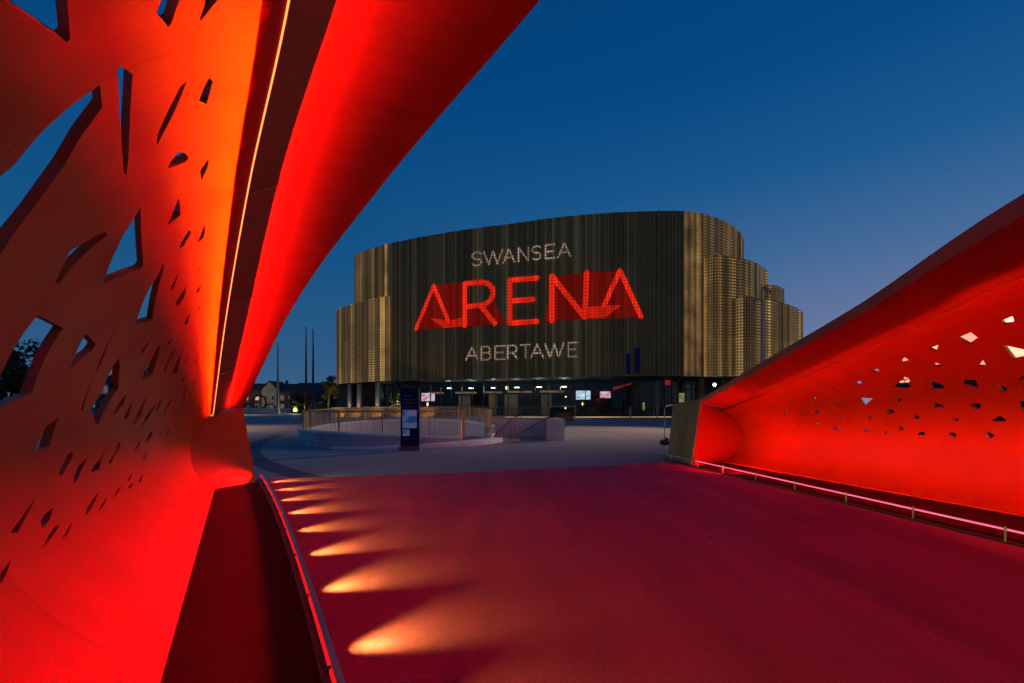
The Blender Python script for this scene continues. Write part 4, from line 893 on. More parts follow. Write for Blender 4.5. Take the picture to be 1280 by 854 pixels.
# step with a light line in front of the glazing
b = MB(); p0, p1 = Vector((-1, 64.9, 0)), Vector((24.5, 66.2, 0)); d = (p1-p0).normalized(); nn = Vector((-d.y, d.x, 0))
mid = (p0+p1)/2; L = (p1-p0).length; ang = math.atan2(d.y, d.x)
b.box(mid + Vector((0, .35, .07)), (L, .7, .14), ang); b.build('entrance_step', M['concrete'], HALL)
b = MB(); b.box(mid + Vector((0, -.02, .085)), (L-.1, .03, .07), ang); b.build('step_light', M['led_warm'], HALL)

# things hanging and standing in the foyer
def pend(i, x, y, z, label):
    t = thing('pendant_lamp', label, 'lamp', (x, y, z), 'pendant lamps behind the foyer glazing')
    b = MB(); b.tube([(x, y, z+.12), (x, y, 5.55)], .015, 6); b.build('cord', M['steel_dark'], t)
    b = MB(); b.tube([(x, y, z-.02), (x, y, z+.16)], (.42, .18), 14); b.build('shade', M['steel_dark'], t)
    b = MB(); b.box((x, y-.05, z-.06), (.75, .3, .09)); b.build('bulb', M['led_white'], t)
    point('pendant_light', (x, y-.1, z-.3), 110, (.95, 1, .85), .2, t)
labs = ('white pendant lamp in the foyer, just right of the pink screen', 'white pendant lamp in the foyer, second from the pink screen', 'white pendant lamp in the foyer beside the small orange lamp, on its left',
        'white pendant lamp in the foyer, next on the right of the small orange lamp', 'white pendant lamp in the foyer, second to the right of the orange lamp', 'white pendant lamp in the foyer, nearest the bright blue screen')
for i, (px, py, Y) in enumerate(((562, 485, 77), (589, 485, 75.5), (617, 484.5, 74), (646, 484, 72.6), (674, 483.5, 71.2), (705, 483, 70))):
    pend(i, (px-640)*Y/580, Y, 1.6+(508-py)*Y/580, labs[i])
def screen(name, label, px0, py0, px1, py1, Y, mat, post=True):
    x0, x1 = (px0-640)*Y/580, (px1-640)*Y/580; z1, z0 = 1.6+(508-py0)*Y/580, 1.6+(508-py1)*Y/580
    t = thing(name, label, 'screen', ((x0+x1)/2, Y, 0))
    b = MB(); b.box(((x0+x1)/2, Y+.06, (z0+z1)/2), (x1-x0+.12, .1, z1-z0+.12)); b.build('bezel', M['rubber'], t)
    b = MB(); b.box(((x0+x1)/2, Y-.02, (z0+z1)/2), (x1-x0, .03, z1-z0)); b.build('display', M[mat], t)
    b = MB(); b.box(((x0+x1)/2, Y+.12, z0/2), (.14, .08, z0)); b.build('stand', M['steel_dark'], t)
screen('screen', 'pink glowing display screen beside the totem', 527, 491.5, 543.5, 501.5, 77.6, 'screen_pink')
screen('screen', 'large pale blue display screen in the foyer', 720, 488.5, 738, 499.5, 69.2, 'screen_blue')
screen('screen', 'pinkish white display screen amid red lights in the foyer', 750, 489.5, 763, 497.5, 71, 'screen_pink')
def wall_lamp(px, py, Y, label, mat, w_=.28, h_=.55, pw=12, col=(1, .5, .15)):
    x, z = (px-640)*Y/580, 1.6+(508-py)*Y/580
    t = thing('wall_lamp', label, 'lamp', (x, Y, z)); b = MB(); b.box((x, Y+.08, z), (w_*.5, .12, h_*1.2)); b.build('back_plate', M['steel_dark'], t)
    b = MB(); b.ball((x, Y-.05, z), h_/2, w_/h_, w_/h_, 1); b.build('globe', M[mat], t)
    point('wall_light', (x, Y-.5, z), pw, col, .15, t)
wall_lamp(633, 485, 74.5, 'small orange lamp between the white foyer lamps', 'led_amber')
wall_lamp(728.5, 505, 69.6, 'small orange lamp directly under the large pale blue screen', 'led_amber')
wall_lamp(534.5, 505.5, 77, 'small reddish white lamp under the pink screen', 'led_amber', .26, .6)
wall_lamp(893, 481, 63.5, 'round white lamp beside the dark columns at the right of the foyer', 'led_white', .42, .42, 30, (.95, 1, .95))
wall_lamp(707, 496, 68.5, 'small pale lamp on the foyer glazing left of the large blue screen', 'led_amber', .2, .2, 5)
# potted plants lit green-white at the left of the foyer
def plant(px, Y, h, label):
    x = (px-640)*Y/580; t = thing('potted_plant', label, 'plant', (x, Y, 0), 'lit plants at the left end of the foyer'); rnd = random.Random(px)
    b = MB(); b.tube([(x, Y, .03), (x, Y, .7)], (.25, .36), 12); b.build('pot', M['concrete'], t)
    b = MB()
    for k in range(130):
        a = rnd.uniform(0, 6.28); r = rnd.uniform(.05, .9); z = .7 + rnd.random()*h; d = Vector((math.cos(a), math.sin(a), rnd.uniform(-.3, .8))).normalized()
        c = Vector((x+math.cos(a)*r*.7, Y+math.sin(a)*r*.7, z)); sd = d.cross(Vector((0, 0, 1))).normalized()*.10
        b.add([c, c+d*.28+sd, c+d*.6, c+d*.28-sd], [(0, 1, 2, 3)])
    b.build('foliage', M['leaf_warm'], t)
    spot('plant_uplight', (x+.1, Y-1.1, .3), (x, Y, 2.2), 1500, (.72, 1, .72), 75, .5, .1, t)
plant(499, 79.5, 3.6, 'tall indoor plant lit green-white, left of the totem'); plant(492, 81, 2.2, 'short indoor plant lit pale green, farther left of the totem')

# ------------------------------------------------------------------ plaza things
def bars(b, pts, z0f, z1f, pitch, r=.010, n=5):
    S = arcs(pts); k = 0
    while k*pitch <= S[-1]:
        x, y, *_ = at_arc(pts, S, k*pitch); u = k*pitch/S[-1]
        b.tube([(x, y, z0f(u)), (x, y, z1f(u))], r, n, False); k += 1
def rail_tube(pts, zf, r, b):
    S = arcs(pts); b.tube([(p[0], p[1], zf(s/S[-1])) for p, s in zip(pts, S)], r, 8)
# round ramp parapet
RC, RR = (-5.3, 22.2), 4.3
def ring(a0, a1, n, r=RR): return [(RC[0]+r*math.cos(R(a0+(a1-a0)*k/n)), RC[1]+r*math.sin(R(a0+(a1-a0)*k/n))) for k in range(n+1)]
RP = thing('ramp_parapet', 'round concrete parapet with brass coloured bar railing in the middle of the plaza', 'parapet', (*RC, 0))
# angle 0 = right, 90 = far, 180 = left, 270 = near; the wall runs from the right end round the back to the near right
def hz(ang):                                    # coping height by angle
    a = ang % 360
    if a <= 180: return .62 + .26*math.sin(R(a))
    if a < 250: return .62
    return max(.34, .62 - (a-250)/85*.30)
angs = [-14 + k*3 for k in range(0, 113)]; angs = [a for a in angs if a <= 318]
def ring_strip(name, mat, r0, r1, z0f, z1f, A):
    b = MB(); rows = []
    for a in A:
        c, s = math.cos(R(a)), math.sin(R(a))
        rows.append([(RC[0]+r*c, RC[1]+r*s, z) for r, z in ((r1, z0f(a)), (r1, z1f(a)), (r0, z1f(a)), (r0, z0f(a)))])
    b.strip(rows, False, True); b.add(rows[0], [(0, 1, 2, 3)]); b.add(rows[-1], [(3, 2, 1, 0)])
    return b.build(name, mat, RP)
ring_strip('parapet_wall', M['concrete'], RR-.14, RR+.14, lambda a: -.004, lambda a: hz(a)-.08, angs)
ring_strip('coping', M['coping'], RR-.18, RR+.20, lambda a: hz(a)-.08, lambda a: hz(a), angs)
kerbA = [a for a in range(252, 346, 3)]
ring_strip('base_kerb', M['coping'], RR+.16, RR+.75, lambda a: 0, lambda a: .04+.16*min(1, max(0, (a-252)/70)), kerbA)
RA_ = ring(-14, 318, 120, RR)
def top_h(u): return 1.40 + .18*math.sin(R(min(max(-14+332*u, 0), 180)))
b = MB(); rail_tube(RA_, top_h, .03, b); b.build('handrail', M['steel_gold'], RP)
b = MB(); bars(b, RA_, lambda u: hz(-14+332*u)-.01, lambda u: top_h(u)-.02, .105, .011); o = b.build('railing_infill', M['steel_gold'], RP); o['kind'] = 'stuff'
b = MB(); bars(b, ring(236, 330, 60, RR+.17), lambda u: .04, lambda u: hz(236+94*u)-.09, .105, .011); o = b.build('lower_infill', M['steel'], RP); o['kind'] = 'stuff'
for a in range(-14, 319, 24):
    x, y = ring(a, a, 1, RR)[0]; b = MB(); b.box((x, y, (hz(a)+1.40+.18*max(0, math.sin(R(a))))/2), (.05, .05, 1.40+.18*max(0, math.sin(R(a)))-hz(a)), R(a)); b.build('post', M['steel_gold'], RP)
x, y = ring(318, 318, 1, RR)[0]; b = MB(); b.box((x+.05, y+.1, .66), (.14, .14, 1.5), R(20)); b.build('end_post', M['steel_gold'], RP)
for a in (222, 232): x, y = ring(a, a, 1, RR+.15)[0]; b = MB(); b.tube([(x, y, .08), (x, y, .2)], .05, 8); b.build('wall_light', M['steel'], RP)
point('ramp_light', (RC[0]+.5, RC[1]+.8, .5), 40, (1, .66, .5), .02, RP)
# stair enclosure to the right of it
SE = thing('stair_enclosure', 'grey stair opening with bar railing and sloping handrails right of the round parapet', 'stair', (0.6, 22, 0))
p_ = [(-1.28, 22.2), (0.15, 22.0), (1.6, 21.9)]
b = MB(); rail_tube(p_, lambda u: 1.02, .02, b); b.build('handrail', M['steel_gold'], SE)
b = MB(); bars(b, p_, lambda u: .02, lambda u: 1.0, .11, .010); o = b.build('railing_infill', M['steel_gold'], SE)
for x, y in ((-1.28, 22.2), (-.05, 22.02), (.12, 22.0), (1.6, 21.9)): b = MB(); b.box((x, y, .53), (.05, .05, 1.06)); b.build('post', M['steel_gold'], SE)
b = MB(); b.box((2.05, 22.1, .49), (.85, .5, .98)); b.box((.4, 24.6, .5), (4.0, .25, 1.0)); b.box((2.36, 23.3, .49), (.25, 2.2, .98)); b.build('side_wall', M['concrete'], SE)
for x0, x1 in ((-.9, .05), (.2, 1.75)):
    b = MB(); b.tube([(x0, 23.2, .12), (x1, 23.5, 1.0), (x1+.3, 23.5, 1.12)], .025, 8); b.tube([((x0+x1)/2, 23.35, 0), ((x0+x1)/2, 23.35, .56)], .02, 6); b.build('stair_handrail', M['steel_dark'], SE)
# totem
TO = thing('wayfinding_totem', 'slim dark blue information totem with a map panel, standing before the round parapet', 'sign', (-3.71, 16.9, 0))
b = MB(); b.box((-3.71, 16.9, .075), (.74, .30, .15)); b.build('plinth', M['plaza_dark'], TO)
M['navy'] = surf_mat('navy enamel', (.001, .012, .075), (.001, .009, .06), scale=4, rough=.35, spec=.08)
b = MB(); b.box((-3.71, 16.9, 1.21), (.66, .16, 2.12)); b.build('slab', M['navy'], TO)
b = MB(); b.box((-3.71, 16.815, 1.14), (.52, .012, .66)); b.build('map_panel', M['map_blue'], TO)
b = MB(); b.box((-3.84, 16.815, .645), (.25, .012, .24)); b.build('notice_panel', M['map_blue'], TO)
M['print'] = surf_mat('pale print', (.12, .14, .22), (.10, .12, .19), scale=4, rough=.5)
for z, w_ in ((1.98, .30), (1.84, .44), (1.72, .44), (1.58, .36), (.42, .40)):
    b = MB(); b.box((-3.71-(.46-w_)/2, 16.816, z), (w_, .008, .022)); b.build('printed_line', M['print'], TO)
# terrace railing in front of the foyer
TR = thing('terrace_railing', 'long low terrace wall with a thin bar railing in front of the foyer', 'railing', (-3, 47, 0))
tp = [(-17.5, 49), (-10, 48.4), (-4, 48), (3.5, 47.8)]; tp = smooth_loop(tp, 10, False)
b = MB(); rows = [[(x, y, 0), (x, y, .46), (x, y+.3, .46), (x, y+.3, 0)] for x, y in tp]; b.strip(rows, False, True); b.add(rows[-1], [(3, 2, 1, 0)]); b.add(rows[0], [(0, 1, 2, 3)]); b.build('low_wall', M['concrete'], TR)
tq = [(x, y+.15) for x, y in tp]
b = MB(); rail_tube(tq, lambda u: 1.58, .025, b); b.build('handrail', M['steel_gold'], TR)
b = MB(); bars(b, tq, lambda u: .46, lambda u: 1.57, .13, .012, 4); o = b.build('railing_infill', M['steel_gold'], TR); o['kind'] = 'stuff'
S_ = arcs(tq)
for k in range(9): x, y, *_ = at_arc(tq, S_, S_[-1]*k/8); b = MB(); b.box((x, y, 1.02), (.07, .05, 1.12)); b.build('post', M['steel_gold'], TR)
GB = thing('glass_barrier', 'short glass barrier with bright brass posts at the right end of the terrace railing', 'barrier', (5.1, 47.8, 0))
for x in (3.75, 6.5): b = MB(); b.box((x, 47.8, .82), (.12, .12, 1.6)); b.build('post', M['steel_gold'], GB)
b = MB(); b.box((5.12, 47.8, 1.6), (2.9, .1, .08)); b.build('top_rail', M['steel_gold'], GB)
b = MB(); b.box((5.12, 47.8, .95), (2.5, .03, 1.1)); b.build('glass_panel', M['glass'], GB)
b = MB(); b.box((5.12, 48.5, .55), (2.6, .5, .9)); b.build('timber_bench', M['wood'], GB)
spot('barrier_light', (5.6, 47.0, 1.4), (5.1, 48.4, .5), 22, (1, .6, .25), 100, .8, .08, GB)
# planter wall and lit tree at the left
PW = thing('planter_wall', 'curved low planter wall glowing along its top, left of the totem', 'planter', (-22, 66, 0))
pp = smooth_loop([(-26.5, 68), (-22, 66.5), (-15, 65.5), (-8, 64.5)], 8, False)
b = MB(); rows = [[(x, y, 0), (x, y, 1.35), (x, y+.5, 1.35), (x, y+.5, 0)] for x, y in pp]; b.strip(rows, False, True); b.add(rows[-1], [(3, 2, 1, 0)]); b.add(rows[0], [(0, 1, 2, 3)]); b.build('wall', M['wood'], PW)
b = MB(); rows = [[(x, y-.03, 1.36), (x, y-.03, 1.42), (x, y+.5, 1.42), (x, y+.5, 1.36)] for x, y in pp]; b.strip(rows, False, True); b.build('coping', M['coping'], PW)
for k in range(5):
    x, y = pp[3+k*4][:2]; spot('planter_light', (x+.2, y-1.3, .15), (x, y, 1.0), 170, (1, .56, .2), 120, .7, .05, PW)
def tree(x, y, h, cr_, label, n, leaf='leaf_dark', group=None, seed=1, tr=.14, crown_z=.62, lit=None, leafs=.16, sq=1.0):
    rnd = random.Random(seed); t = thing('tree', label, 'tree', (x, y, 0), group)
    b = MB(); zc = h*crown_z; tips = []
    b.tube([(x, y, 0), (x+.04*h*rnd.uniform(-1, 1), y, zc*.5), (x, y+.03*h, zc)], (tr, tr*.75, tr*.5), 8)
    for k in range(9):
        a = rnd.uniform(0, 6.28); z0 = zc*rnd.uniform(.55, 1.0); e = Vector((x+math.cos(a)*cr_*rnd.uniform(.4, .85), y+math.sin(a)*cr_*rnd.uniform(.4, .85), zc+(h-zc)*rnd.uniform(-.2, .75)))
        m_ = (Vector((x, y, z0))+e)/2 + Vector((0, 0, .1*h)); b.tube([(x, y, z0), m_, e], (tr*.4, tr*.28, tr*.1), 6); tips += [e, m_]
    b.build('trunk', M['bark'], t)
    b = MB(); clumps = [(q, cr_*rnd.uniform(.22, .42)) for q in tips] + [(Vector((x+rnd.gauss(0, .4)*cr_, y+rnd.gauss(0, .4)*cr_, zc+(h-zc)*rnd.uniform(-.25, .8))), cr_*rnd.uniform(.2, .4)) for _ in range(16)]
    for k in range(n):
        c, r = rnd.choice(clumps); d = Vector((rnd.gauss(0, 1), rnd.gauss(0, 1), rnd.gauss(0, 1))).normalized()
        p = c + d*r*rnd.random()**.4*Vector((1, 1, sq)).length/1.732
        u = Vector((rnd.gauss(0, 1), rnd.gauss(0, 1), rnd.gauss(0, 1))).normalized(); v = u.cross(d).normalized(); s_ = leafs*rnd.uniform(.6, 1.4)
        b.add([p-u*s_, p+v*s_*.5, p+u*s_, p-v*s_*.5], [(0, 1, 2, 3)])
    b.build('crown', M[leaf], t)
    if lit: spot('tree_uplight', (x+.5, y-1.2, .2), (x, y, h*.75), lit, (1, .78, .22), 70, .6, .08, t)
    return t
tree(-28.2, 71.5, 6.7, 1.25, 'small tree lit yellow from below beside the left corner of the hall', 1500, 'leaf_warm', seed=3, crown_z=.55, lit=420, leafs=.17)
tree(-40.5, 37.5, 6.8, 3.4, 'dark leafy tree seen through the left arch openings', 5200, seed=8, crown_z=.45, leafs=.2)
tree(-37, 30.5, 5.2, 2.4, 'lower dark tree nearer the arch, seen through its left openings', 3000, seed=9, crown_z=.45, leafs=.18)
tree(-47.8, 104, 5.2, 1.9, 'dark small tree by the yellow ground spotlight', 1500, seed=12, crown_z=.4, leafs=.25)
# flagpoles
def pole(px, py, mat, label, Y=100):
    x = (px-640)*Y/580; h = 1.6+(508-py)*Y/580; t = thing('flagpole', label, 'flagpole', (x, Y, 0))
    b = MB(); b.tube([(x, Y, 0), (x, Y, .4)], (.5, .45), 12); b.build('base', M['concrete'], t)
    b = MB(); b.tube([(x, Y, .4), (x, Y, h*.5), (x, Y, h)], (.30, .22, .09), 12); b.build('mast', M[mat], t)
    b = MB(); b.ball((x, Y, h+.08), .14); b.build('finial', M[mat], t)
pole(347.3, 430, 'pole_grey', 'grey-green flagpole, leftmost of the three'); pole(382.6, 410, 'pole_red', 'dark red flagpole left of the blue one'); pole(391.4, 413, 'pole_blue', 'dark blue flagpole, rightmost of the three')
# hedge, spotlight, low wall, ring sculpture
def hedge(x0, x1, y, h, label, n, seed, dy=1.2):
    rnd = random.Random(seed); b = MB()
    b.box(((x0+x1)/2, y, h*.45), (x1-x0-.4, dy*.7, h*.8))
    for k in range(n):
        p = Vector((rnd.uniform(x0, x1), y+rnd.uniform(-dy/2, dy/2), h*rnd.random()**.6*rnd.uniform(.8, 1.12))); u = Vector((rnd.gauss(0, 1), rnd.gauss(0, 1), rnd.gauss(0, 1))).normalized(); v = u.orthogonal().normalized(); s_ = rnd.uniform(.12, .26)
        b.add([p-u*s_, p+v*s_*.6, p+u*s_, p-v*s_*.6], [(0, 1, 2, 3)])
    tag(b.build('hedge', M['leaf_dark']), label, 'hedge')
hedge(-50.3, -36, 106, 2.7, 'dark clipped hedge behind the red and blue flagpoles', 2600, 2)
GS_ = thing('ground_spotlight', 'small glowing yellow spotlight on the ground by the hedge', 'spotlight', (-47.6, 102, 0))
b = MB(); b.tube([(-47.6, 102, 0), (-47.6, 102, .5)], (.3, .35), 10); b.build('housing', M['rubber'], GS_)
b = MB(); b.ball((-47.6, 101.9, .75), .42); b.build('lens', M['glow_yellow'], GS_)
point('spotlight_light', (-47.6, 101.4, 1.2), 260, (1, .8, .2), .2, GS_)
LW = thing('low_wall', 'pale low wall in front of the houses beyond the arch foot', 'wall', (-58, 111, 0))
b = MB(); b.box((-60.5, 111, .5), (19, .4, 1.0)); b.build('wall', M['concrete'], LW); b = MB(); b.box((-60.5, 111, 1.06), (19.2, .6, .12)); b.build('coping', M['white'], LW)
RS = thing('ring_sculpture', 'dark red ring sculpture with curved legs in front of the houses', 'sculpture', (-63.2, 116, 0))
b = MB(); b.tube([(-63.2+1.7*math.cos(k*R(15)), 116, 2.6+1.7*math.sin(k*R(15))) for k in range(25)], .22, 8, False); b.build('ring', M['brick'], RS)
for s in (-1, 1): b = MB(); b.tube([(-63.2+s*1.5, 116, 2.0), (-63.2+s*3.4, 116, 2.2), (-63.2+s*4.6, 116, 0)], .2, 8); b.build('leg', M['brick'], RS)
# houses
def house(x0, x1, y, h, mat, label, gable=False, lit=(), rows=2, d=9, roof=2.6, arch=False):
    t = thing('house', label, 'house', ((x0+x1)/2, y, 0), 'houses behind the plaza'); xm = (x0+x1)/2
    b = MB(); b.box((xm, y+d/2, h/2), (x1-x0-.02, d, h)); w_ = b.build('wall', M[mat], t)
    b = MB()
    if gable:
        vs = [(x0-.2, y-.3, h), (x1+.2, y-.3, h), (xm, y-.3, h+roof*1.1), (x0-.2, y+d, h), (x1+.2, y+d, h), (xm, y+d, h+roof*1.1)]
        b.add(vs, [(0, 3, 5, 2), (1, 2, 5, 4), (3, 4, 5), (0, 1, 4, 3)])
        g = MB(); g.add([(x0, y-.02, h), (x1, y-.02, h), (xm, y-.02, h+roof*1.0)], [(0, 1, 2)]); g.build('gable', M[mat], t)
    else:
        vs = [(x0, y-.4, h), (x1, y-.4, h), (x1, y+d/2, h+roof), (x0, y+d/2, h+roof), (x1, y+d, h), (x0, y+d, h)]
        b.add(vs, [(0, 1, 2, 3), (3, 2, 4, 5), (0, 3, 5), (1, 4, 2), (0, 5, 4, 1)])
    r_ = b.build('roof', M['slate'], t)
    if not gable: c = MB(); c.box((x0+.6, y+d/2, h+roof+.4), (.7, .7, 1.4)); c.build('chimney', M['brick'], r_)
    n = max(1, int((x1-x0)/2.4)); k = 0
    for r in range(rows):
        for i in range(n):
            cx = x0+(x1-x0)*(i+.5)/n; cz = 1.6+r*2.7
            f = MB(); f.box((cx, y-.04, cz), (1.25, .08, 1.5)); 
            if arch and r == rows-1: f.tube([(cx+.62*math.cos(R(q)), y-.04, cz+.75+.5*math.sin(R(q))) for q in range(0, 181, 20)], .07, 5)
            fo = f.build('window', M['white'], t)
            g = MB(); g.box((cx-.27, y-.09, cz), (.46, .03, 1.25)); g.box((cx+.27, y-.09, cz), (.46, .03, 1.25)); g.build('pane', M[lit[k] if k < len(lit) else 'pane'], fo); k += 1
house(-87.6, -80.6, 150, 6.6, 'brick', 'red brick house with lit upper windows next to the arch foot', lit=('pane', 'pane', 'win_lit', 'win_lit'), rows=2)
house(-80.6, -75.6, 149.4, 6.9, 'cream', 'cream gabled house behind the grey-green flagpole', True, lit=('pane', 'win_pale', 'pane', 'pane'), arch=True, roof=2.7)
house(-75.6, -70.2, 150, 6.5, 'brick', 'red brick house with arched pale windows, right of the cream gable', lit=('win_pale', 'pane', 'win_pale', 'win_pale'), arch=True)
house(-95.5, -87.6, 150, 6.4, 'brick', 'red brick house hidden mostly by the arch foot', lit=('pane', 'win_lit'))
house(-66.5, -60.4, 74, 5.2, 'brick', 'dark slate-roofed house seen through the arch openings', lit=('pane', 'pane', 'win_pale'), roof=2.4)
house(-60.4, -55.4, 72, 7.6, 'cream', 'tall cream gabled house seen through the arch openings', True, lit=('win_pale',), rows=3, roof=2.4)
SH = thing('sports_hall', 'long dark low building behind the red and blue flagpoles', 'building', (-60, 141, 0))
b = MB(); b.box((-61.2, 146, 2.4), (12.6, 10, 4.8)); b.build('wall', M['dark'], SH)
b = MB(); b.add([(-67.8, 140.2, 4.8), (-54.6, 140.2, 4.8), (-55.2, 146, 9.0), (-67.2, 146, 9.0), (-67.8, 152, 4.8), (-54.6, 152, 4.8)], [(0, 1, 2, 3), (3, 2, 5, 4), (0, 3, 4), (1, 5, 2), (0, 4, 5, 1)]); b.build('roof', M['slate'], SH)
for k in range(6): b = MB(); b.box((-66+k*2, 140.94, 2.4), (1.3, .1, 1.1)); b.build('window', M['win_pale'] if k in (1, 4) else M['pane'], SH)
SB = thing('sports_hall', 'lower dark annex between the dark building and the lit tree', 'building', (-50, 141, 0))
b = MB(); b.box((-49.4, 146, 2.2), (9.6, 10, 4.4)); b.build('wall', M['dark'], SB)
b = MB(); b.prism([(-54.4, 140.6), (-44.4, 140.6), (-44.4, 151.4), (-54.4, 151.4)], 4.4, 6.6); b.build('roof', M['slate'], SB)
for k in range(4): b = MB(); b.box((-53+k*2.2, 140.94, 2.2), (1.3, .1, 1.0)); b.build('window', M['win_pale'] if k == 2 else M['pane'], SB)
# street lamp by the right corner of the hall
def street_lamp(x, y, h, label, group=None, heads=True):
    t = thing('street_lamp', label, 'street lamp', (x, y, 0), group)
    b = MB(); b.tube([(x, y, 0), (x, y, .9)], .15, 12); b.tube([(x, y, .9), (x, y, h)], (.10, .055), 10); b.build('pole', M['lampgrey'], t)
    for s, z in ((1, h-.55), (-1, h-1.25)):
        b = MB(); b.tube([(x, y, z-.12), (x+s*.32, y-.05, z)], .03, 6); b.build('arm', M['lampgrey'], t)
        b = MB(); b.box((x+s*.5, y-.08, z-.02), (.46, .30, .14), R(-10*s), Matrix.Rotation(R(25*s), 3, 'Y')); b.build('lamp_head', M['lampgrey'], t)
    return t
street_lamp(20.45, 38, 11.6, 'tall slender lamp post with two floodlight heads against the right end of the hall')
spot('plaza_fill', (19.9, 37.8, 10.2), (-3, 27, 0), 15000, (1, .70, .42), 62, 1.0, .02)  # warm fill added for the plaza; the lamp heads themselves are unlit
# handrail and bag behind the right canopy nose
HRL = thing('handrail', 'hooped steel handrail just beyond the bronze end of the right canopy', 'handrail', (6.9, 21, 0))
b = MB(); b.tube([(6.9, 21, 0), (6.9, 21, 1.45), (6.96, 21.05, 1.58), (7.1, 21.1, 1.64), (9.5, 21.8, 1.66)], .028, 8); b.tube([(9.5, 21.8, 0), (9.5, 21.8, 1.66)], .028, 8); b.build('hoop', M['steel'], HRL)
b = MB(); rnd = random.Random(2)
b.ball((6.42, 19.4, .10), .21, 1.15, .9, .62, 14, 9); b.v = [(x+rnd.uniform(-.012, .012), y+rnd.uniform(-.012, .012), max(0.002, z)) for x, y, z in b.v]; b.tube([(6.46, 19.4, .20), (6.50, 19.4, .27)], (.05, .08), 7)
tag(b.build('refuse_bag', M['rubber']), 'small black bag on the paving at the foot of the steel handrail', 'bag')
def bollard(px, Y, label):
    x = (px-640)*Y/580; t = thing('bollard', label, 'bollard', (x, Y, 0), 'brass bollards before the foyer')
    b = MB(); b.tube([(x, Y, 0), (x, Y, 1.5)], .11, 10); b.build('post', M['steel_gold'], t); b = MB(); b.tube([(x, Y, 1.5), (x, Y, 1.6)], (.11, .06), 10); b.build('cap', M['steel_gold'], t)
bollard(788, 64, 'brass bollard below the blue patch of the hall front'); bollard(821.5, 66, 'brass bollard nearest the right canopy nose'); bollard(816.5, 66.4, 'brass bollard second from the right canopy nose')
# pale floodlit building and clipped hedge beyond the right canopy
PB = thing('pale_building', 'pale floodlit building glimpsed through the right canopy openings', 'building', (22, 17, 0))
b = MB(); b.box((23.5, 15.5, 3.4), (7, 18, 6.8)); b.build('wall', M['white'], PB); b = MB(); b.box((23.5, 15.5, 6.9), (7.6, 18.6, .2)); b.build('roof', M['slate'], PB)
for k in range(6):
    b = MB(); b.box((19.98, 8+k*2.9, 1.5), (.06, 1.4, 2.2)); b.build('window', M['pane'], PB)
for k in range(4):
    b = MB(); b.box((19.7, 8.5+k*4.6, 6.3), (.5, .25, .12)); b.build('flood_lamp', M['steel_dark'], PB)
    area('flood_light', (18.2, 8.5+k*4.6, 6.6), (1, 0, -.9), (0, 1, 0), .5, .3, (560, 460, 330, 190)[k], ((1, .62, .48), (1, .52, .36), (1, .36, .18), (1, .26, .10))[k], PB, 110)
area('flood_light', (19.2, 24.4, 6.4), (-.35, .15, -1), (0, 1, 0), .5, .3, 700, (1, .42, .28), PB, 80)
for k in range(2): b = MB(); b.box((19.0, 8.5+k*9.2, 6.72), (1.9, .06, .06)); b.build('lamp_arm', M['steel_dark'], PB)
hedge_r = MB(); rnd = random.Random(7)
hedge_r.box((16.4, 14.2, 1.3), (1.4, 10.2, 2.5))
for k in range(2600):
    p = Vector((16.4+rnd.uniform(-.9, .9), rnd.uniform(8.8, 19.5), 2.75*rnd.random()**.6*rnd.uniform(.8, 1.08))); u = Vector((rnd.gauss(0, 1), rnd.gauss(0, 1), rnd.gauss(0, 1))).normalized(); v = u.orthogonal().normalized(); s_ = rnd.uniform(.08, .16)
    hedge_r.add([p-u*s_, p+v*s_*.6, p+u*s_, p-v*s_*.6], [(0, 1, 2, 3)])
tag(hedge_r.build('hedge', M['leaf_dark']), 'dark hedge behind the right canopy openings', 'hedge')
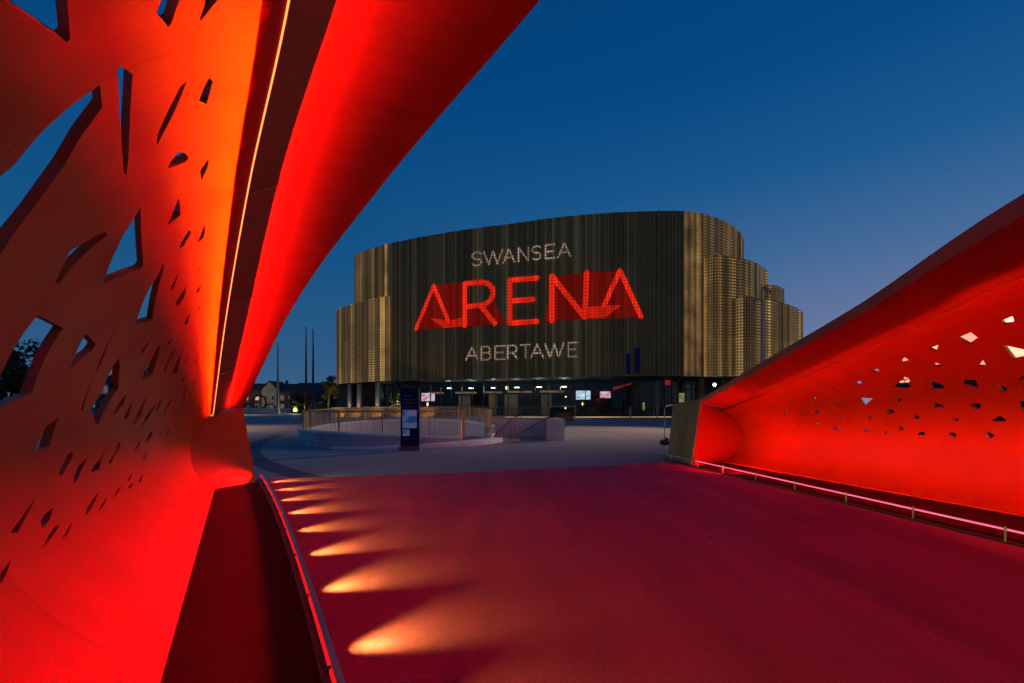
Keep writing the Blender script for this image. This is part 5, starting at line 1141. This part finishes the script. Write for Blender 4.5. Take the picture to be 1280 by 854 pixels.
# amber street lighting falling on the plaza from lamp posts hidden by the left arch
for x, y, wts, c in ((-27, 40, 1500, (1, .60, .25)), (-34, 72, 2600, (1, .62, .28)), (15, 44, 900, (1, .72, .5)), (-14, 34, 420, (1, .66, .42))):
    pass
LPG = 'amber street lamps around the plaza'
def amber(x, y, h, wts, label, col=(1, .58, .24), aim=(2.0, -1.0, 0)):
    t = thing('street_lamp', label, 'street lamp', (x, y, 0), LPG)
    b = MB(); b.tube([(x, y, 0), (x, y, .8)], .12, 10); b.tube([(x, y, .8), (x, y, h-.1), (x+.3, y-.2, h+.1), (x+.9, y-.5, h+.15)], (.08, .06, .05, .04), 8); b.build('pole', M['lampgrey'], t)
    b = MB(); b.box((x+1.1, y-.6, h+.14), (.6, .26, .12), R(-30)); b.build('lamp_head', M['lampgrey'], t)
    b = MB(); b.box((x+1.1, y-.6, h+.072), (.5, .2, .012), R(-30)); b.build('lens', M['led_amber'], t)
    spot('street_light', (x+1.1, y-.6, h+.03), (x+aim[0], y+aim[1], aim[2]), wts, col, 130, .7, .12, t)
amber(-25, 33, 7, 3200, 'amber street lamp hidden behind the left arch, nearer one')
amber(-56, 84, 8, 7000, 'amber street lamp hidden behind the left arch, farther one')
amber(-86, 133, 8, 3600, 'street lamp hidden behind the left arch, farthest one by the houses', (1, .74, .5), (9, 12, 3))  # lamp added out of view to brighten the far houses
amber(33, 46, 8, 4000, 'street lamp behind the right canopy', (1, .7, .45))  # lamp added out of view for more warm light on the plaza

# ------------------------------------------------------------------ camera
cam = bpy.data.cameras.new('camera'); co = bpy.data.objects.new('camera', cam); COL.objects.link(co)
co.location = (0, 0, CAMZ); co.rotation_euler = (R(90), 0, 0)
cam.sensor_width = 36; cam.lens = 36*580/1280; cam.shift_y = (508-427)/1280; cam.clip_start = .03; cam.clip_end = 3000
sc.camera = co
sc.view_settings.view_transform = 'Standard'; sc.view_settings.look = 'None'; sc.view_settings.exposure = 0; sc.view_settings.gamma = 1
sc.cycles.use_denoising = True
sc.cycles.max_bounces = 7; sc.cycles.diffuse_bounces = 4; sc.cycles.sample_clamp_indirect = 6
